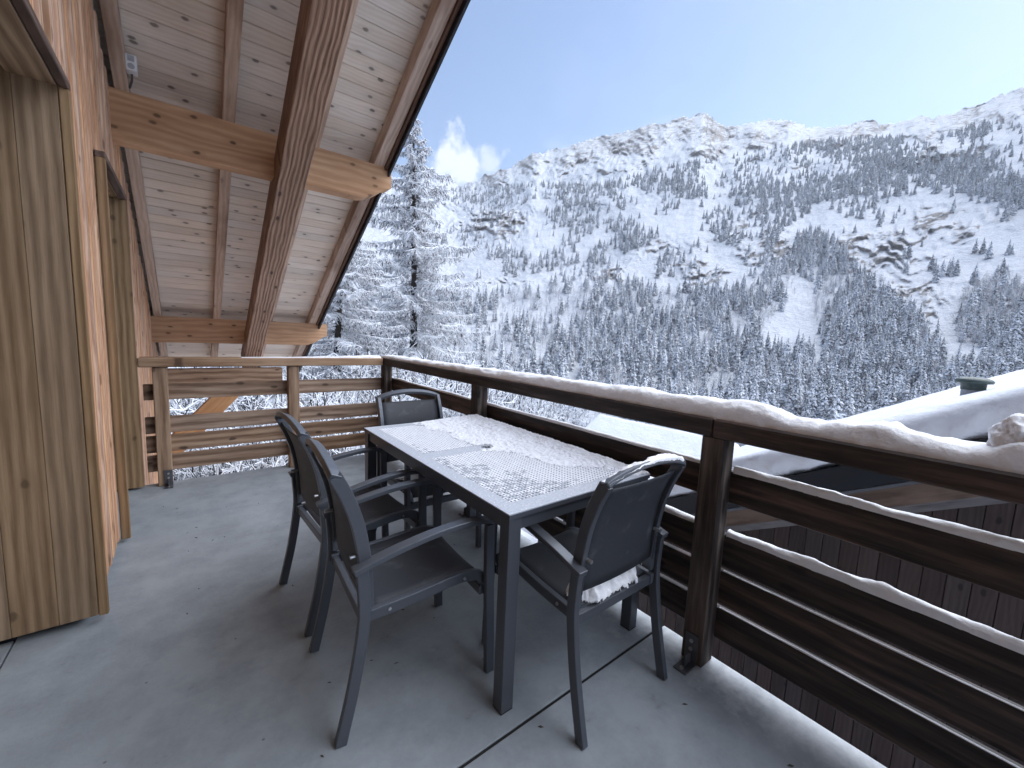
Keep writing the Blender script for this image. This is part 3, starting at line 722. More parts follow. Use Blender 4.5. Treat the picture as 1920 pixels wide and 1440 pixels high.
# ================================================================== RAILINGS
BH = [(.685, .812), (.414, .548), (.256, .392), (.100, .232)]
PI_, PO_ = 1.59, 1.68
RTOP = 1.028; RBOT = .955
def bracket(parent, face, along):
    """steel angle bolted to the foot of a post; face = point at floor on the post's inner face, along = unit vector away from post"""
    f = Vector(face); a = Vector(along); sd = Vector((-a.y, a.x, 0))
    def bx(c, da, ds, dz):
        v = []
        for k in (-1, 1):
            for i, j in ((-1, -1), (1, -1), (1, 1), (-1, 1)): v.append(c+a*(i*da)+sd*(j*ds)+Vector((0, 0, k*dz)))
        return v, [(3, 2, 1, 0), (4, 5, 6, 7), (0, 1, 5, 4), (1, 2, 6, 5), (2, 3, 7, 6), (3, 0, 4, 7)]
    parts = [bx(f+a*.0045+Vector((0, 0, .065)), .003, .026, .064), bx(f+a*.045+Vector((0, 0, .0045)), .042, .026, .003), bx(f+a*.03+Vector((0, 0, .03)), .024, .003, .024)]
    br = meshobj('bracket', *merge(*parts), M_STEEL, parent)
    for z in (.10, .065): meshobj('bolt', *merge(cylvf(f+a*.007+Vector((0, 0, z)), a, .008, .007, 6)), M_BOLT, parent)
    meshobj('bolt', *merge(cylvf(f+a*.07+Vector((0, 0, .007)), (0, 0, 1), .008, .008, 6)), M_BOLT, parent)
back = empty('balcony_railing', (.7, 4.25, 0), 'brown wooden balustrade across the far end of the terrace under the beam', 'railing')
for x0, x1 in ((-.236, -.145), (.70, .79)):
    p = board('post', back, (x0, 4.19, 0), (x1, 4.279, RBOT), M_RAILB, 'z', .005); bracket(p, ((x0+x1)/2+.02, 4.19, 0), (0, -1, 0))
for z0, z1 in BH:
    board('rail_board', back, (-.30, 4.281, z0), (.745, 4.311, z1), M_RAILB, 'x'); board('rail_board', back, (.748, 4.281, z0), (1.69, 4.311, z1), M_RAILB, 'x')
board('top_rail', back, (-.315, 4.172, RBOT), (1.575, 4.325, RTOP), M_RAILB, 'x', .006)
side = empty('balcony_railing', (1.66, 2, 0), 'dark wet wooden balustrade along the open side of the terrace', 'railing')
for y0 in (4.19, 2.41, .70, -1.0):
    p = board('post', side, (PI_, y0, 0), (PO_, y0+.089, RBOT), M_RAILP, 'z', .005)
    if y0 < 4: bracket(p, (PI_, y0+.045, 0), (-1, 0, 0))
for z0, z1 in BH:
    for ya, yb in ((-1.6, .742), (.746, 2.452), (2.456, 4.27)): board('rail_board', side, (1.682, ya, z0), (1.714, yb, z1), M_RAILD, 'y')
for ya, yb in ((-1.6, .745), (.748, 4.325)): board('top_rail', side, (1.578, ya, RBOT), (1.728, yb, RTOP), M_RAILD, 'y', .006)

# ================================================================== TABLE
TX0, TX1, TY0, TY1, TZ = .80, 1.585, 1.0, 2.42, .733
table = empty('garden_table', (1.19, 1.71, 0), 'anthracite metal garden table with perforated top, half covered in snow', 'table')
def perforated(x0, x1, y0, y1, z, pitch=.0165, r=.0047):
    nx = int((x1-x0)/pitch); ny = int((y1-y0)/pitch); px_ = (x1-x0)/nx; py_ = (y1-y0)/ny
    ang = np.arange(8)*math.pi/4+math.pi/8
    ring = np.stack([np.cos(ang)*r, np.sin(ang)*r], -1)
    sq = np.array([(1, .42), (.42, 1), (-.42, 1), (-1, .42), (-1, -.42), (-.42, -1), (.42, -1), (1, -.42)])
    corners = np.array([(1, 1), (-1, 1), (-1, -1), (1, -1)])
    V_, Q_, T_ = [], [], []
    cx = x0+(np.arange(nx)+.5)*px_; cyv = y0+(np.arange(ny)+.5)*py_
    gx, gy = np.meshgrid(cx, cyv); gx, gy = gx.ravel(), gy.ravel(); n = len(gx)
    base = np.concatenate([ring, sq*[px_/2, py_/2], corners*[px_/2, py_/2], ring], 0)     # 8+8+4+8
    zz = np.concatenate([np.zeros(20), -np.full(8, .004)])
    V_ = np.stack([gx[:, None]+base[None, :, 0], gy[:, None]+base[None, :, 1], np.broadcast_to(z+zz, (n, 28))], -1).reshape(-1, 3)
    q = [(i, 8+i, 8+(i+1) % 8, (i+1) % 8) for i in range(8)]+[(i, (i+1) % 8, 20+(i+1) % 8, 20+i) for i in range(8)]
    # corner triangles as degenerate-free quads are not possible: add as tris through a second list
    tri = [(8+0, 16+0, 8+1), (8+2, 16+1, 8+3), (8+4, 16+2, 8+5), (8+6, 16+3, 8+7)]
    o = (np.arange(n)*28)[:, None, None]
    return V_, (np.array(q)[None]+o).reshape(-1, 4), (np.array(tri)[None]+o).reshape(-1, 3)
pan = [(.862, 1.525, 1.075, 1.670), (.862, 1.525, 1.765, 2.345)]
# solid border of the top: strips round the two perforated panels, umbrella hole in the middle strip
def strip(lo, hi): return boxvf((lo[0], lo[1], TZ-.004), (hi[0], hi[1], TZ))
borders = [strip((TX0, TY0), (pan[0][0], TY1)), strip((pan[0][1], TY0), (TX1, TY1)), strip((pan[0][0], TY0), (pan[0][1], pan[0][2])), strip((pan[0][0], pan[1][3]), (pan[0][1], TY1))]
hx, hy, hr = 1.195, 1.7175, .026
a0, a1, b0, b1 = hx-.0475, hx+.0475, pan[0][3], pan[1][2]
borders += [strip((pan[0][0], b0), (a0, b1)), strip((a1, b0), (pan[0][1], b1))]
ringv = [(hx+hr*math.cos(2*math.pi*k/16+math.pi/4), hy+hr*math.sin(2*math.pi*k/16+math.pi/4), TZ) for k in range(16)]
sqv = []
for k in range(16):
    t = 2*math.pi*k/16+math.pi/4; cx_, sx_ = math.cos(t), math.sin(t); m_ = max(abs(cx_), abs(sx_)); sqv.append((hx+cx_/m_*.0475, hy+sx_/m_*.0475, TZ))
dv = [(x, y, TZ-.02) for x, y, z in ringv]
hv = (ringv+sqv+dv, [(k, 16+k, 16+(k+1) % 16, (k+1) % 16) for k in range(16)]+[(k, (k+1) % 16, 32+(k+1) % 16, 32+k) for k in range(16)])
top = meshobj('table_top', *merge(*borders, hv), M_TTOP, table)
for q in pan:
    V_, Q_, T_ = perforated(*q, TZ-.0005)
    me = bpy.data.meshes.new('perforated_panel'); me.from_pydata(V_.tolist(), [], Q_.tolist()+T_.tolist()); me.update(); me.materials.append(M_TTOP)
    put(bpy.data.objects.new('perforated_panel', me), top)
e = .003
for lo, hi in (((TX0+.0, TY0, TZ-.020), (TX0+.018, TY1, TZ-.0045)), ((TX1-.018, TY0, TZ-.020), (TX1, TY1, TZ-.0045)), ((TX0+.018, TY0, TZ-.020), (TX1-.018, TY0+.018, TZ-.0045)), ((TX0+.018, TY1-.018, TZ-.020), (TX1-.018, TY1, TZ-.0045))):
    meshobj('edge_trim', *boxvf(lo, hi), M_ALU, table)
for lo, hi in (((TX0+.012, TY0+.055, TZ-.068), (TX0+.034, TY1-.055, TZ-.021)), ((TX1-.034, TY0+.055, TZ-.068), (TX1-.012, TY1-.055, TZ-.021)), ((TX0+.055, TY0+.012, TZ-.068), (TX1-.055, TY0+.034, TZ-.021)), ((TX0+.055, TY1-.034, TZ-.068), (TX1-.055, TY1-.012, TZ-.021))):
    bevel(meshobj('apron', *boxvf(lo, hi), M_ALU, table))
for x in (TX0+.004, TX1-.056):
    for y in (TY0+.004, TY1-.056):
        lg = bevel(meshobj('leg', *boxvf((x, y, .004), (x+.052, y+.052, TZ-.0205)), M_ALU, table), .003)
        meshobj('foot_cap', *boxvf((x+.001, y+.001, 0), (x+.051, y+.051, .0045)), M_BLACKP, lg)

# ================================================================== CHAIRS
def make_chair():
    """local: +Y is the way the sitter faces, origin on the floor midway between the rear feet"""
    root = bpy.data.objects.new('garden_chair', None); put(root)
    parts = []
    def add(name, vf, mat, parent=None, smooth=False):
        o = meshobj(name, *vf, mat, parent or root, smooth=smooth)
        if mat is M_ALU: bevel(o, .003, 2)
        parts.append(o); return o
    HW = .232
    for s in (-1, 1):
        x = s*HW
        rl = spline([(x, 0, 0), (x, .040, .18), (x, .066, .34), (x, .074, .44), (x, .066, .572)], 14)
        add('leg', bar(rl, (1, 0, 0), .036, .024), M_ALU)
        fl_ = spline([(x, .552, 0), (x, .545, .2), (x, .536, .40), (x, .532, .612)], 8)
        add('leg', bar(fl_, (1, 0, 0), .036, .024), M_ALU)
        ar = spline([(x, .040, .570), (x, .17, .604), (x, .32, .630), (x, .46, .637), (x, .557, .622)], 16)
        add('armrest', bar(ar, (1, 0, 0), .020, .040), M_ALU)
        xr = s*(HW-.026)
        sr_p = spline([(xr, .064, .392), (xr, .25, .402), (xr, .42, .418), (xr, .50, .405), (xr, .528, .372)], 14)
        sr = add('seat_rail', bar(sr_p, (1, 0, 0), .038, .022), M_ALU)
        for (yy, zz) in ((.16, .398), (.44, .414)): add('bolt', cylvf((xr+s*.011, yy, zz), (s, 0, 0), .006, .004, 8), M_BOLT, sr)
        xu = s*(HW-.012-.0245/2)
        up = spline([(xu, .090, .425), (xu, .084, .56), (xu, .062, .70), (xu, .030, .80), (xu, -.006, .877)], 14)
        bf = add('back_upright', bar(up, (1, 0, 0), .040, .0235), M_ALU)
        add('bolt', cylvf((xu-s*.012, .070, .60), (0, -1, 0), .007, .030, 8), M_BOLT, bf)
    xu = HW-.012-.0245/2
    archp = []
    for k in range(17):
        t = k/16; x = -xu-.011+(2*xu+.022)*t; h = 1-(2*t-1)**2
        archp.append((x, -.006-.010*h, .872+.040*h**.85))
    add('top_rail', bar(archp, (0, .92, -.39), .020, .036), M_ALU)
    for yy, zz in ((.080, .385), (.515, .345)):
        add('crossbar', boxvf((-HW+.012, yy-.011, zz-.018), (HW-.012, yy+.011, zz+.018)), M_ALU)
    # slings
    def sheet(name, path, x0, sag, nx=8):
        V_, F_ = [], []
        for (yy, zz) in path:
            for k in range(nx+1):
                u = k/nx; V_.append((-x0+2*x0*u, yy+sag[0]*(1-(2*u-1)**2), zz+sag[1]*(1-(2*u-1)**2)))
        for i in range(len(path)-1):
            for k in range(nx):
                a = i*(nx+1)+k; F_.append((a, a+1, a+nx+2, a+nx+1))
        o = add(name, (V_, F_), M_SLING, smooth=True)
        m = o.modifiers.new('thickness', 'SOLIDIFY'); m.thickness = .004; m.offset = 0; return o
    bp_ = [(q.y, q.z) for q in spline([(0, .083, .475), (0, .076, .60), (0, .056, .72), (0, .028, .80), (0, .004, .85)], 12)]
    sb_ = sheet('back_sling', bp_, .199, (-.012, 0))
    sp_ = [(q.y, q.z) for q in spline([(0, .095, .412), (0, .25, .414), (0, .42, .434), (0, .485, .428), (0, .522, .395)], 14)]
    sheet('seat_sling', sp_, .196, (0, -.010))
    for s in (-1, 1):
        hp = [(s*.2005, a-.002, b) for a, b in bp_]
        add('sling_hem', bar(hp, (1, 0, 0), .028, .005), M_SLING, sb_)
    return root, parts
chair0, cparts = make_chair()
def copy_chair():
    r = chair0.copy(); C.objects.link(r); mp_ = {chair0: r}
    for p in cparts:
        c = p.copy(); C.objects.link(c); c.parent = mp_[p.parent]; mp_[p] = c
    return r
for k, (x, y, deg, lab) in enumerate([
        (.342, 1.452, -93, 'anthracite sling armchair at the long side of the table, beside the near table leg'),
        (.345, 2.020, -87, 'anthracite sling armchair at the long side of the table, closer to the far railing'),
        (1.188, .768, 0, 'anthracite sling armchair with snow on its top rail and seat, at the table end'),
        (1.150, 2.570, 179, 'anthracite sling armchair with frosted backrest at the table end near the corner post')]):
    r = chair0 if k == 0 else copy_chair()
    r.matrix_basis = T((x, y, 0)) @ Matrix.Rotation(math.radians(deg), 4, 'Z'); PM[r] = r.matrix_basis.copy()
    r['label'] = lab; r['category'] = 'chair'; r['group'] = 'garden armchairs round the table'

# ================================================================== NEIGHBOURING CHALETS
NS = .54
nb = empty('neighbour_chalet', (5.5, 0, -3.4), 'dark plank-clad neighbouring chalet with thick snow on its roof, beside the terrace', 'chalet')
def nz_(c, y): return CAM_H+c-NS*y
nwall = meshobj('wall', *boxvf((4.53, -5.0, -3.6), (11.4, 3.45, -2.0)), M_BLACKP, nb)
def nroof(name, x0, x1, ya, yb, c0, c1, mat, parent):
    v = [(x, y, nz_(c, y)) for c in (c0, c1) for x, y in ((x0, ya), (x1, ya), (x1, yb), (x0, yb))]
    return meshobj(name, v, [(3, 2, 1, 0), (4, 5, 6, 7), (0, 1, 5, 4), (1, 2, 6, 5), (2, 3, 7, 6), (3, 0, 4, 7)], mat, parent)
nroof('wall', 4.53, 11.4, -5.0, 3.45, -3.0, -.9, M_BLACKP, nb)
PWD = .1305
y = -4.2; ph = .026*4.5
y = ph - PWD*34
while y < 3.4:
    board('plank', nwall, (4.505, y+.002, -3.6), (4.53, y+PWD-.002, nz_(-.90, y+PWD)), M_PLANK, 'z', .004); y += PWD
nrf = nroof('roof', 3.94, 12.0, -5.2, 3.75, -.62, -.43, M_FASC, nb)
def raked(name, x0, x1, c0, c1, mat, ya=-5.2, yb=3.75):
    c = Vector(((x0+x1)/2, (ya+yb)/2, (nz_(c0, (ya+yb)/2)+nz_(c1, (ya+yb)/2))/2)); d = Vector((0, 1, -NS)).normalized()
    return oboard(name, nrf, c, d, (-1, 0, 0), (yb-ya)/d.y, x1-x0, abs(c1-c0)*d.y, mat, .003)
raked('fascia', 3.90, 3.938, -.425, -.63, M_FASC); raked('drip_strip', 3.905, 3.95, -.634, -.662, M_STRIP)
raked('barge_board', 3.955, 4.0, -.666, -.82, wood('neighbour_barge_wood', (.10, .06, .04), (.17, .11, .075), (.24, .16, .11), knots=.4)); raked('soffit_board', 4.0, 4.49, -.81, -.84, M_GREYB); raked('frieze_board', 4.44, 4.50, -.84, -.99, M_GREYB)
vx, vy = 4.62, .285
vz = nz_(-.125, vy)
vent = meshobj('roof_vent', *cylvf((vx, vy, vz-.25), (0, 0, 1), .062, .29, 20), M_PIPE, nb)
prof = [(.066, .028), (.068, .075), (.098, .080), (.104, .092), (.096, .106), (.07, .118), (.035, .124), (0, .125)]
VV, FF = [], []
for r_, z_ in prof:
    for k in range(24): VV.append((vx+r_*math.cos(k*math.pi/12), vy+r_*math.sin(k*math.pi/12), vz+z_))
for i in range(len(prof)-1):
    for k in range(24): FF.append((i*24+k, i*24+(k+1) % 24, (i+1)*24+(k+1) % 24, (i+1)*24+k))
meshobj('vent_cap', VV, FF, M_CAP, vent, smooth=True)
# snow blanket on its roof
ys_ = np.concatenate([np.arange(-5.2, -1.2, .12), np.arange(-1.2, 3.9, .03)])
prf = [(4.02, -.31), (3.945, -.285), (3.90, -.25), (3.868, -.19), (3.862, -.13), (3.885, -.075), (3.93, -.035), (4.0, -.012)]+[(x_, 0) for x_ in np.concatenate([np.arange(4.08, 6, .07), np.arange(6, 12.3, .3)])]
PXs = np.array(prf); gx = np.broadcast_to(PXs[:, 0], (len(ys_), len(prf))).copy(); gy = np.broadcast_to(ys_[:, None], gx.shape).copy()
zz = PXs[:, 1][None, :]
n1 = fbm(gy*1.1, gx*1.1, zz*3, o=3, seed=81); n2 = fbm(gy*7, gx*7, zz*7, o=4, seed=82)
edge = (zz < -.005)
gx = gx+np.where(edge, .035*n1+.030*n2, 0)
top_c = -.125-.012*(gx-4)*0
gz = nz_(top_c+zz*(1+.15*n1), gy)+np.where(edge, .012*n2, .030*n1+.006*n2)-.5*np.clip(gy-3.55, 0, 1)
me = fastmesh('roof_snow', np.stack([gx, gy, gz], -1).reshape(-1, 3), gridfaces(*gx.shape)[:, ::-1], M_SNOWR, smooth=True)
tag(put(bpy.data.objects.new('roof_snow', me)), 'thick blanket of snow on the neighbouring roof with the green-capped vent', 'snow')
# second roof, lower down, turned the other way
nb2 = empty('distant_chalet', (8, 5, -6), 'snow-roofed chalet further down, seen under the hand rail', 'chalet')
def z2(x): return CAM_H-2.02-.6*(9.3-x)
v = [(9.3, 3.9, z2(9.3)-.3), (9.3, 7.55, z2(9.3)-.3), (6.0, 7.55, z2(6.0)-.3), (6.0, 3.9, z2(6.0)-.3)]
v += [(a, b, c-.2) for a, b, c in v]
meshobj('roof', v, [(0, 1, 2, 3), (7, 6, 5, 4), (0, 4, 5, 1), (1, 5, 6, 2), (2, 6, 7, 3), (3, 7, 4, 0)], M_FASC, nb2)
meshobj('wall', *boxvf((6.7, 4.2, -7), (12, 7.2, z2(6.7)-.55)), M_PLANK, nb2)
xs_ = np.arange(5.85, 9.5, .06); yy_ = np.arange(3.7, 7.75, .06)
gx, gy = np.meshgrid(xs_, yy_)
ed = np.minimum(np.minimum(gx-5.85, 9.44-gx), np.minimum(7.72-gy, gy-3.7)); n1 = fbm(gx*.8, gy*.8, o=3, seed=91)
gz = z2(gx)+.03*n1-.30*(1-np.clip(ed/.16, 0, 1))**2.2-np.clip(gx-9.2, 0, 1)*.8
me = fastmesh('roof_snow', np.stack([gx, gy, gz], -1).reshape(-1, 3), gridfaces(*gx.shape), M_SNOWR, smooth=True)
tag(put(bpy.data.objects.new('roof_snow', me)), 'smooth snow sheet on the lower roof seen under the hand rail', 'snow')

# ================================================================== SNOW ON THE TERRACE THINGS
def ridge_snow(name, label, ys, xc, hw, z, hfun, mat=M_SNOW, seed=1, ncs=17, along='y', lump=.12, drop=0.0):
    """loaf of snow lying on a rail: cross sections along the rail"""
    ys = np.asarray(ys); th = np.linspace(0, math.pi, ncs)
    A, Yg = np.meshgrid(th, ys)
    h = hfun(ys)[:, None]
    n = fbm(Yg*9, np.cos(A)*1.4, np.sin(A)*1.2, o=4, seed=seed); nb_ = fbm(Yg*32, np.cos(A)*3, np.sin(A)*3, o=3, seed=seed+3)
    cx_ = np.sign(np.cos(A))*np.abs(np.cos(A))**.62; sz_ = np.abs(np.sin(A))**.75
    off = hw*cx_*(1+.05*n+.02*nb_)
    hz = h*sz_*(1+lump*n+.05*nb_)
    zz_ = z+hz-drop*(np.abs(cx_) > .93)*np.clip(n+.1, 0, 1)
    zz_ = np.where(h*sz_ < .0005, z-.004, zz_)
    P = np.stack([xc+off, Yg, zz_] if along == 'y' else [Yg, xc+off, zz_], -1).reshape(-1, 3)
    q = gridfaces(len(ys), ncs)
    me = fastmesh(name, P, q[:, ::-1] if along == 'y' else q, mat, smooth=True)
    return tag(put(bpy.data.objects.new(name, me)), label, 'snow')
def hf(y):
    base = np.interp(y, [-1.6, -.4, -.05, .05, .25, .42, .50, .56, .75, 1.5, 3.0, 4.2, 4.31, 4.325], [.05, .06, .075, .06, .055, .045, .05, .072, .068, .058, .045, .032, .02, 0])
    return base*(1+.10*fbm(y*3, 2.2, o=3, seed=101)+np.interp(y, [.5, .6], [.35, 0])*fbm(y*11, 4.2, o=3, seed=103))
ridge_snow('rail_snow', 'long loaf of snow lying along the dark top rail', np.arange(-1.6, 4.326, .008), 1.660, .066, RTOP, hf, seed=111, drop=.004)
# broken slab and lumps near the end of the loaf
def lump(name, label, c, r, seed, sq=(1, 1, 1)):
    bm = bmesh.new(); bmesh.ops.create_icosphere(bm, subdivisions=5, radius=1.0)
    P = np.array([v.co[:] for v in bm.verts]); n = fbm(P[:, 0]*1.3, P[:, 1]*1.3, P[:, 2]*1.3, o=4, seed=seed, gain=.5)
    P = P*(1+.32*n[:, None])*np.array(sq)*r
    for v, p in zip(bm.verts, P): v.co = Vector(p)+Vector(c)
    me = bpy.data.meshes.new(name); bm.to_mesh(me); bm.free(); me.materials.append(M_SNOW); me.polygons.foreach_set('use_smooth', [True]*len(me.polygons))
    return tag(put(bpy.data.objects.new(name, me)), label, 'snow')
lump('snow_chunk', 'broken chunk of snow standing up on the end of the loaf on the top rail', (1.66, .012, RTOP+.075), .058, 15, (.7, .85, 1.0))
ys1 = np.arange(-1.6, .70, .008)
for (z, h0, sd, lab) in ((BH[0][1], .026, 121, 'strip of snow on the upper board right of the post, below the top rail'), (BH[1][1], .028, 127, 'strip of snow on the second board right of the post')):
    ridge_snow('board_snow', lab, ys1, 1.699, .017, z, lambda y, h0=h0, sd=sd: h0*np.clip(.9+.24*fbm(y*7, 1.1, o=4, seed=sd), .3, 1.4), seed=sd, ncs=11, drop=.003, lump=.25)
ys2 = np.arange(.80, 4.27, .012)
for (z, h0, sd, lab) in ((BH[0][1], .012, 131, 'thin snow line on the upper board behind the table'), (BH[1][1], .016, 137, 'thin snow line on the second board behind the table')):
    ridge_snow('board_snow', lab, ys2, 1.699, .0155, z, lambda y, h0=h0, sd=sd: np.clip(h0*(1+.4*fbm(y*4, 1.1, o=3, seed=sd)), .002, 1), seed=sd, ncs=9)
for (z, sd, lab) in ((BH[2][1], 141, 'pale line of frost and painted sky sheen on the third board right of the post'), (BH[3][1], 147, 'pale line of frost and painted sky sheen on the lowest board right of the post')):
    ridge_snow('board_snow', lab, ys1, 1.692, .0055, z, lambda y, sd=sd: np.clip(.0022*(.8+1.0*fbm(y*5, 1.1, o=4, seed=sd)), .0009, 1), seed=sd, ncs=9)  # thin white strip carries frost and the sky reflection of wet top edges
ridge_snow('rail_snow', 'thin dusting of snow on the brown far rail by the corner', np.arange(.35, 1.572, .012), 4.25, .066, RTOP, lambda y: np.interp(y, [.35, .9, 1.572], [.001, .008, .022]), seed=151, along='x', lump=.5)

# snow on the table: deep at the rail side, thinning to bare metal
nx_, ny_ = 230, 400
gx, gy = np.meshgrid(np.linspace(TX0+.004, TX1+.012, nx_), np.linspace(TY0+.004, TY1+.002, ny_))
u = (gx-TX0)/(TX1-TX0); w_ = (gy-TY0)/(TY1-TY0)
ut = np.interp(w_, [0, .1, .3, .5, .75, 1], [.86, .76, .60, .46, .42, .38])
cover = u-ut + .09*fbm(gx*6, gy*6, o=3, seed=161)
fine = fbm(gx*75, gy*75, o=3, seed=163); med = fbm(gx*20, gy*20, o=3, seed=165)
hh = np.where(cover > 0, .0012+np.clip(cover, 0, .5)*.034+.0024*fine+.0022*med*np.clip(cover*6, 0, 1), -1)
edge = np.minimum(np.minimum(TX1+.012-gx, gy-TY0), TY1+.002-gy); hh = np.where(edge < .012, hh-(.012-edge)*.9, hh)
hole = np.hypot(gx-hx, gy-hy); hh = np.where(hole < .040, hh-(.040-hole)*1.2, hh)
hh = np.where(hole < hr+.003, -1, hh)
keepv = hh > .0003
Q = gridfaces(ny_, nx_); kv = keepv.ravel(); Q = Q[kv[Q].all(1)]
P = np.stack([gx, gy, TZ+hh], -1).reshape(-1, 3)
used = np.unique(Q); remap_ = np.full(len(P), -1); remap_[used] = np.arange(len(used))
me = fastmesh('table_snow', P[used], remap_[Q], M_SNOWT, smooth=True)
tag(put(bpy.data.objects.new('table_snow', me)), 'grainy layer of snow covering the rail side of the table top', 'snow')
# frost film that keeps the holes open
FV, FQ = [], []
off_ = 0
for q in pan:
    V_, Q_, T_ = perforated(*q, TZ+.0008, r=.0054)
    nc_ = len(V_)//28; cc = V_.reshape(nc_, 28, 3)[:, 8:16].mean(1)
    uu = (cc[:, 0]-TX0)/(TX1-TX0); ww_ = (cc[:, 1]-TY0)/(TY1-TY0)
    cv = uu-np.interp(ww_, [0, .1, .3, .5, .75, 1], [.86, .76, .60, .46, .42, .38])+.10*fbm(cc[:, 0]*9, cc[:, 1]*9, o=3, seed=167)+.12*(rng.random(nc_)-.5)
    on = ((cv > -.34) | (rng.random(nc_) < .55)) & (cv < .10)
    ql = Q_.reshape(nc_, 16, 4)[on].reshape(-1, 4); tl = T_.reshape(nc_, 4, 3)[on].reshape(-1, 3)
    FV.append(V_); FQ += (ql+off_).tolist()+(tl+off_).tolist(); off_ += len(V_)
FV = np.concatenate(FV); FV[:, 2] += .0004*fbm(FV[:, 0]*200, FV[:, 1]*200, o=2, seed=168)*(FV[:, 2] > TZ)
me = bpy.data.meshes.new('frost_film'); me.from_pydata(FV.tolist(), [], FQ); me.update(); me.materials.append(M_SNOWT)
tag(put(bpy.data.objects.new('frost_film', me)), 'thin frost film round the open holes of the table top', 'frost', kind='stuff')
# fine frost grains on the bare half
gn = 5200
gxr = rng.uniform(TX0+.006, TX0+.62, gn); gyr = rng.uniform(TY0+.006, TY1-.01, gn)
pk = rng.random(gn) < np.clip(.25+.9*(gxr-TX0)/.6-.45*(gyr-1.3), .05, 1)
gxr, gyr = gxr[pk], gyr[pk]
okg = np.ones(len(gxr), bool)
for q in pan:
    pxp = (q[1]-q[0])/int((q[1]-q[0])/.0165); pyp = (q[3]-q[2])/int((q[3]-q[2])/.0165)
    ins = (gxr > q[0]) & (gxr < q[1]) & (gyr > q[2]) & (gyr < q[3])
    okg &= ~(ins & (np.hypot(((gxr-q[0]) % pxp)-pxp/2, ((gyr-q[2]) % pyp)-pyp/2) < .0062))
gxr, gyr = gxr[okg], gyr[okg]; n_ = len(gxr); rr_ = rng.uniform(.0010, .0026, n_)
oct_ = np.array([(1, 0, 0), (0, 1, 0), (-1, 0, 0), (0, -1, 0), (0, 0, 1.0)])
Pg = (np.stack([gxr, gyr, np.full(n_, TZ)], -1)[:, None, :]+oct_[None]*rr_[:, None, None]).reshape(-1, 3)
Tg = (np.array([(0, 1, 4), (1, 2, 4), (2, 3, 4), (3, 0, 4)])[None]+(np.arange(n_)*5)[:, None, None]).reshape(-1, 3)
me = fastmesh('frost_grains', Pg, Tg, M_SNOWT)
tag(put(bpy.data.objects.new('frost_grains', me)), 'scattered frost grains on the bare side of the table top', 'frost', kind='stuff')

# snow on the chair at the near table end: top rail and back of the seat
cx0, cy0 = 1.188, .768
us = np.linspace(0, 1, 90); ncs = 11
P = []
for u_ in us:
    x = -.215+.43*u_; h = 1-(x/.22)**2
    zc = .872+.040*max(h, 0)**.85+.009; yc = -.006-.010*max(h, 0)
    amt = float(np.interp(u_, [0, .22, .34, .5, .8, .97, 1], [0, .0, .007, .013, .018, .017, .0]))
    for k in range(ncs):
        t = math.pi*k/(ncs-1); P.append((cx0+x, cy0+yc+.017*math.cos(t), zc+amt*math.sin(t)**.7-.002))
P = np.array(P); n1 = fbm(P[:, 0]*40, P[:, 1]*40, P[:, 2]*40, o=3, seed=171); P[:, 2] += .004*n1*(np.abs(P[:, 0]-cx0+.0) > -1); P[:, 1] += .003*n1
me = fastmesh('chair_snow', P, gridfaces(len(us), ncs)[:, ::-1], M_SNOW, smooth=True)
tag(put(bpy.data.objects.new('chair_snow', me)), 'rim of snow along the arched top of the near end chair', 'snow')
def seat_snow(name, label, M4, x0, x1, y0, y1, h0, seed, z0):
    nx2, ny2 = 90, 46; gx2, gy2 = np.meshgrid(np.linspace(x0, x1, nx2), np.linspace(y0, y1, ny2))
    uu = (gx2-x0)/(x1-x0)*2-1; vv = (gy2-y0)/(y1-y0)*2-1
    cov = 1-np.abs(uu)**3-np.abs(vv)**2.2 + .75*fbm(gx2*13, gy2*13, o=4, seed=seed)
    h2 = np.clip(cov, 0, 1)**.65*h0*1.15*(1+.35*fbm(gx2*22, gy2*22, o=3, seed=seed+1))
    kv2 = (cov > 0).ravel(); Q2 = gridfaces(ny2, nx2); Q2 = Q2[kv2[Q2].all(1)]
    zb = np.interp(gy2, [.06, .095, .25, .42], [.404, .412, .414, .434])-.010*(1-(gx2/.2)**2)
    P2 = np.stack([gx2, gy2, zb+h2+.002+z0], -1).reshape(-1, 3)
    me = fastmesh(name, P2, Q2, M_SNOW, smooth=True)
    return tag(put(bpy.data.objects.new(name, me), None, M4), label, 'snow')
seat_snow('seat_snow', 'lump of snow on the back of the near end chair seat', T((cx0, cy0, 0)), -.195, .20, .062, .19, .045, 181, 0)
seat_snow('seat_snow', 'patch of snow on the seat of the frosted far end chair', T((1.150, 2.570, 0)) @ Matrix.Rotation(math.radians(179), 4, 'Z'), -.17, .19, .10, .40, .022, 183, 0)

# ================================================================== NEAR TREES
def prisms(segs):
    """three-sided twigs, ridge edge up; segs = rows of p0(3) p1(3) r0 r1"""
    S_ = np.asarray(segs, float); p0, p1, r0, r1 = S_[:, :3], S_[:, 3:6], S_[:, 6:7], S_[:, 7:8]
    d = p1-p0; d /= np.linalg.norm(d, axis=1, keepdims=True)+1e-9
    up = np.tile([0., 0., 1.], (len(d), 1)); up[np.abs(d[:, 2]) > .95] = [1., 0, 0]
    sd = np.cross(d, up); sd /= np.linalg.norm(sd, axis=1, keepdims=True); up = np.cross(sd, d)
    V_ = []
    for p, r in ((p0, r0), (p1, r1)):
        V_ += [p+up*r, p+sd*r*.87-up*r*.5, p-sd*r*.87-up*r*.5]
    V_ = np.stack(V_, 1).reshape(-1, 3)
    o = (np.arange(len(d))*6)[:, None, None]
    Q_ = (np.array([(0, 1, 4, 3), (1, 2, 5, 4), (2, 0, 3, 5)])[None]+o).reshape(-1, 4)
    return V_, Q_
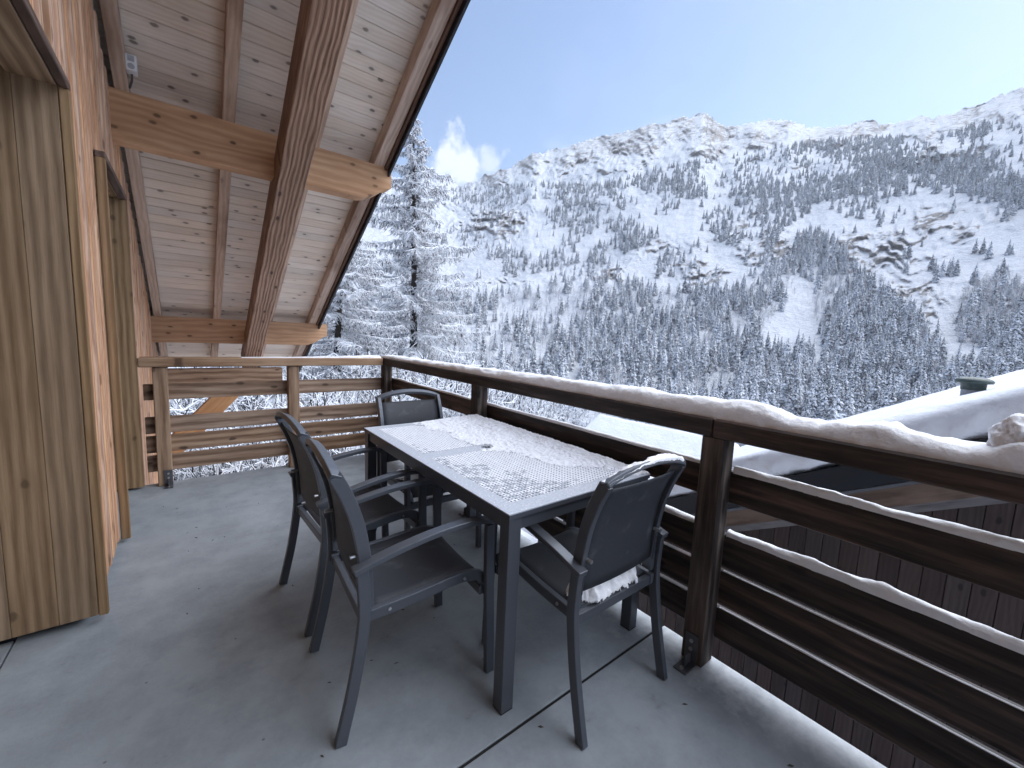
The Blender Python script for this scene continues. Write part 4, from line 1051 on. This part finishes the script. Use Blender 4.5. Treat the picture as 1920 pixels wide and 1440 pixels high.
def trunk_vf(pts, rad, n=10):
    V_, F_ = [], []
    for i, (p, r) in enumerate(zip(pts, rad)):
        for k in range(n):
            a = 2*math.pi*k/n; q = r*(1+.12*math.sin(3*a+i*1.7)); V_.append((p[0]+q*math.cos(a), p[1]+q*math.sin(a), p[2]))
    for i in range(len(pts)-1):
        for k in range(n): F_.append((i*n+k, i*n+(k+1) % n, (i+1)*n+(k+1) % n, (i+1)*n+k))
    return V_, F_
def larch_parts(seed, Ht=20.0, nb=165, Lmax=6.0):
    r = np.random.default_rng(seed); limbs, twigs = [], []
    lean = lambda z: np.array([.15*math.sin(z*.25), .12*math.cos(z*.21), 0])
    for i in range(nb):
        u = (i+r.random())/nb; u = .05+.945*u; z = u*Ht
        L = (Lmax*(1-u)**.68+.35)*r.uniform(.45, 1.15)*(1 if u < .9 else .8)
        a = i*2.39996+r.normal(0, .35); out = np.array([math.cos(a), math.sin(a), 0.]); side = np.array([-out[1], out[0], 0])
        droop = r.uniform(.10, .34)+.12*(1-u); bend = r.normal(0, .12)
        ns = 7; P = []
        for k in range(ns+1):
            t = k/ns; P.append(lean(z)+np.array([0, 0, z])+out*(L*t)+side*(bend*L*t*t)+np.array([0, 0, L*(.10*t-droop*t**1.5+.16*t**4)]))
        rb = .022+.011*L
        for k in range(ns): limbs.append((*P[k], *P[k+1], rb*(1-.8*k/ns), rb*(1-.8*(k+1)/ns)))
        nt = int(16+14*L)
        for q in range(nt):
            t = .10+.90*((q+r.random())/nt); k = min(int(t*ns), ns-1); f = t*ns-k; p = P[k]*(1-f)+P[k+1]*f
            s = 1 if q % 2 else -1; l = r.uniform(.30, 1.0)*(1.05-.6*t)*min(1.0, .28+L*.24)
            d = out*r.uniform(.25, .8)+side*s*r.uniform(.45, 1.0)+np.array([0, 0, r.uniform(-.75, .08)]); d /= np.linalg.norm(d)
            m = p+d*l*.55; e = p+d*l+np.array([0, 0, -.22*l]); w = r.uniform(.016, .032)
            twigs.append((*p, *m, w, w*.9)); twigs.append((*m, *e, w*.9, w*.4))
            for _ in range(3):
                g = r.uniform(.2, 1); b = p+(e-p)*g; dd_ = d*.5+np.array([r.normal(0, .7), r.normal(0, .7), r.uniform(-1.1, .1)]); dd_ /= np.linalg.norm(dd_)
                twigs.append((*b, *(b+dd_*r.uniform(.10, .32)), w*.75, w*.35))
    zs = np.linspace(0, 1, 16); tp = [lean(z*Ht)+np.array([0, 0, z*Ht]) for z in zs]; tr = [.30*(1-z)**.9+.02 for z in zs]
    return (tp, tr), limbs, twigs
def make_larch(name, loc, rot, sc, label, cache={}, seed=3, **kw):
    key = (seed, tuple(kw.items()))
    if key not in cache:
        (tp, tr), limbs, twigs = larch_parts(seed, **kw)
        tv, tf = trunk_vf(tp, tr); m1 = bpy.data.meshes.new('trunk'); m1.from_pydata(tv, [], tf); m1.update(); m1.materials.append(M_BARK)
        V_, Q_ = prisms(limbs); m2 = fastmesh('limbs', V_, Q_, M_LARCH)
        V_, Q_ = prisms(twigs); m3 = fastmesh('crown', V_, Q_, M_LARCH); cache[key] = (m1, m2, m3)
    root = bpy.data.objects.new(name, None); Mw = T(loc) @ Matrix.Rotation(rot, 4, 'Z') @ Matrix.Diagonal((sc, sc, sc, 1)); put(root, None, Mw)
    for nm, me in zip(('trunk', 'limbs', 'crown'), cache[key]):
        o = bpy.data.objects.new(nm, me); C.objects.link(o); o.parent = root; PM[o] = Mw
    return tag(root, label, 'larch', 'snowy larches below the terrace')
def polar(azdeg, d): return math.sin(math.radians(azdeg))*d, math.cos(math.radians(azdeg))*d
lx, ly = polar(24.3, 26)
make_larch('larch_tree', (lx, ly, -7.0), .4, 1.02, 'tall snow-laden larch with a clear dark trunk beyond the corner of the terrace', seed=3)
for (az_, d_, h_, rt, sd, lab) in ((15.2, 21, 15.5, 2.1, 4, 'broad snowy larch whose top is hidden behind the roof overhang'),
                               (6.5, 16, 10.0, 4.0, 4, 'smaller snowy larch seen through the far railing'),
                               (19.0, 34, 17.5, 1.2, 3, 'snowy larch standing behind the broad one beneath the eave')):
    x_, y_ = polar(az_, d_); make_larch('larch_tree', (x_, y_, float(ground_z(np.array(x_), np.array(y_)))-.2), rt, h_/20, lab, seed=sd)
def shrub_parts(seed):
    r = np.random.default_rng(seed); stems, twigs = [], []
    def grow(p, d, l, w, lev):
        n = 4; q = p
        for k in range(n):
            d = d+r.normal(0, .13, 3)+np.array([0, 0, .05]); d /= np.linalg.norm(d); e = q+d*l/n
            (stems if lev < 2 else twigs).append((*q, *e, w*(1-.15*k), w*(1-.15*(k+1)))); q = e
            if lev < 3:
                for _ in range((3, 3, 2)[lev]):
                    dd_ = d*.6+r.normal(0, .62, 3)+np.array([0, 0, .12]); dd_ /= np.linalg.norm(dd_); grow(e, dd_, l*r.uniform(.38, .62), w*.55, lev+1)
    for k in range(5):
        a = r.random()*6.28; grow(np.array([.05*math.cos(a), .05*math.sin(a), 0]), np.array([.45*math.cos(a), .45*math.sin(a), 1.0]), r.uniform(.45, .62), .016, 0)
    return stems, twigs
SHM = []
for sd in (51, 52, 53):
    st, tw_ = shrub_parts(sd); m2 = fastmesh('stems', *prisms(st), M_LARCH); V_, Q_ = prisms([(*t_[:6], max(t_[6], .0032), max(t_[7], .0022)) for t_ in tw_]); SHM.append((m2, fastmesh('crown', V_, Q_, M_LARCH)))
def shrub(name, az_, d_, h, k, label, cat, group, lift=0.0):
    x_, y_ = polar(az_, d_); z_ = float(ground_z(np.array(x_), np.array(y_)))-.15+lift
    root = bpy.data.objects.new(name, None); put(root, None, T((x_, y_, z_)) @ Matrix.Rotation(k*1.9, 4, 'Z') @ Matrix.Diagonal((h, h, h, 1)))
    for nm, me in zip(('stems', 'crown'), SHM[k % 3]):
        o = bpy.data.objects.new(nm, me); C.objects.link(o); o.parent = root
    return tag(root, label, cat, group)
for k, (az_, d_, h) in enumerate([(-7, 11, 4.2), (-3, 9.5, 3.6), (1, 12, 4.6), (4.5, 9.2, 3.6), (8, 12, 4.4), (12, 10.5, 3.9), (15, 14, 5.0), (-5, 15, 6.0), (10, 17, 6.0), (19, 13, 4.6), (22, 17, 6.0), (17, 18, 6.5), (25, 20, 7.0), (28, 22, 7.0), (20, 22, 8.0), (13, 20, 7.5)]):
    shrub('frosted_shrub', az_, d_, h, k, 'snow-covered shrub with tangled twigs below the far railing', 'shrub', 'snowy shrubs below the far railing')
for k, (az_, d_, h) in enumerate([(27, 30, 8.0), (30, 34, 9.0), (33, 31, 7.0), (36, 38, 9.5), (39, 44, 9.5), (34.5, 48, 12), (29, 46, 12), (42, 55, 11), (24, 40, 11)]):
    shrub('frosted_tree', az_, d_, h, k+1, 'frost-covered leafless tree below the side railing beyond the corner', 'tree', 'frosted leafless trees below the side railing')

# small dry leaf and bark bits on the floor
nbit = 46
bx_ = rng.uniform(-.2, 1.55, nbit); by_ = rng.uniform(.1, 3.9, nbit); VV, FF = [], []
for k in range(nbit):
    a = rng.uniform(0, 6.28); l_ = rng.uniform(.004, .014); w2 = l_*rng.uniform(.2, .45); ca, sa = math.cos(a), math.sin(a); o_ = len(VV)
    for (p_, q_, z_) in ((-l_, 0, .001), (0, -w2, .0025), (l_, 0, .0012), (0, w2, .0022), (0, 0, .005)): VV.append((bx_[k]+p_*ca-q_*sa, by_[k]+p_*sa+q_*ca, z_))
    FF += [(o_, o_+1, o_+4), (o_+1, o_+2, o_+4), (o_+2, o_+3, o_+4), (o_+3, o_, o_+4)]
tag(meshobj('leaf_litter', VV, FF, plain('dry_leaf', (.06, .05, .04), .8)), 'tiny dry leaf and bark bits scattered on the concrete', 'litter', kind='stuff')

# ================================================================== AIR
hz = meshobj('haze', *boxvf((-3600, -3600, -110), (3600, 3600, 1500)), M_BLACKP)
hm = bpy.data.materials.new('valley_haze'); hm.use_nodes = True; hm.node_tree.nodes.clear()
ho = hm.node_tree.nodes.new('ShaderNodeOutputMaterial'); hv_ = hm.node_tree.nodes.new('ShaderNodeVolumePrincipled')
hv_.inputs['Color'].default_value = (.86, .90, .98, 1); hv_.inputs['Density'].default_value = .00010; hv_.inputs['Anisotropy'].default_value = .2
hm.node_tree.links.new(hv_.outputs[0], ho.inputs['Volume']); hz.data.materials.clear(); hz.data.materials.append(hm)
tag(hz, 'thin pale winter haze filling the valley', 'haze', kind='stuff')
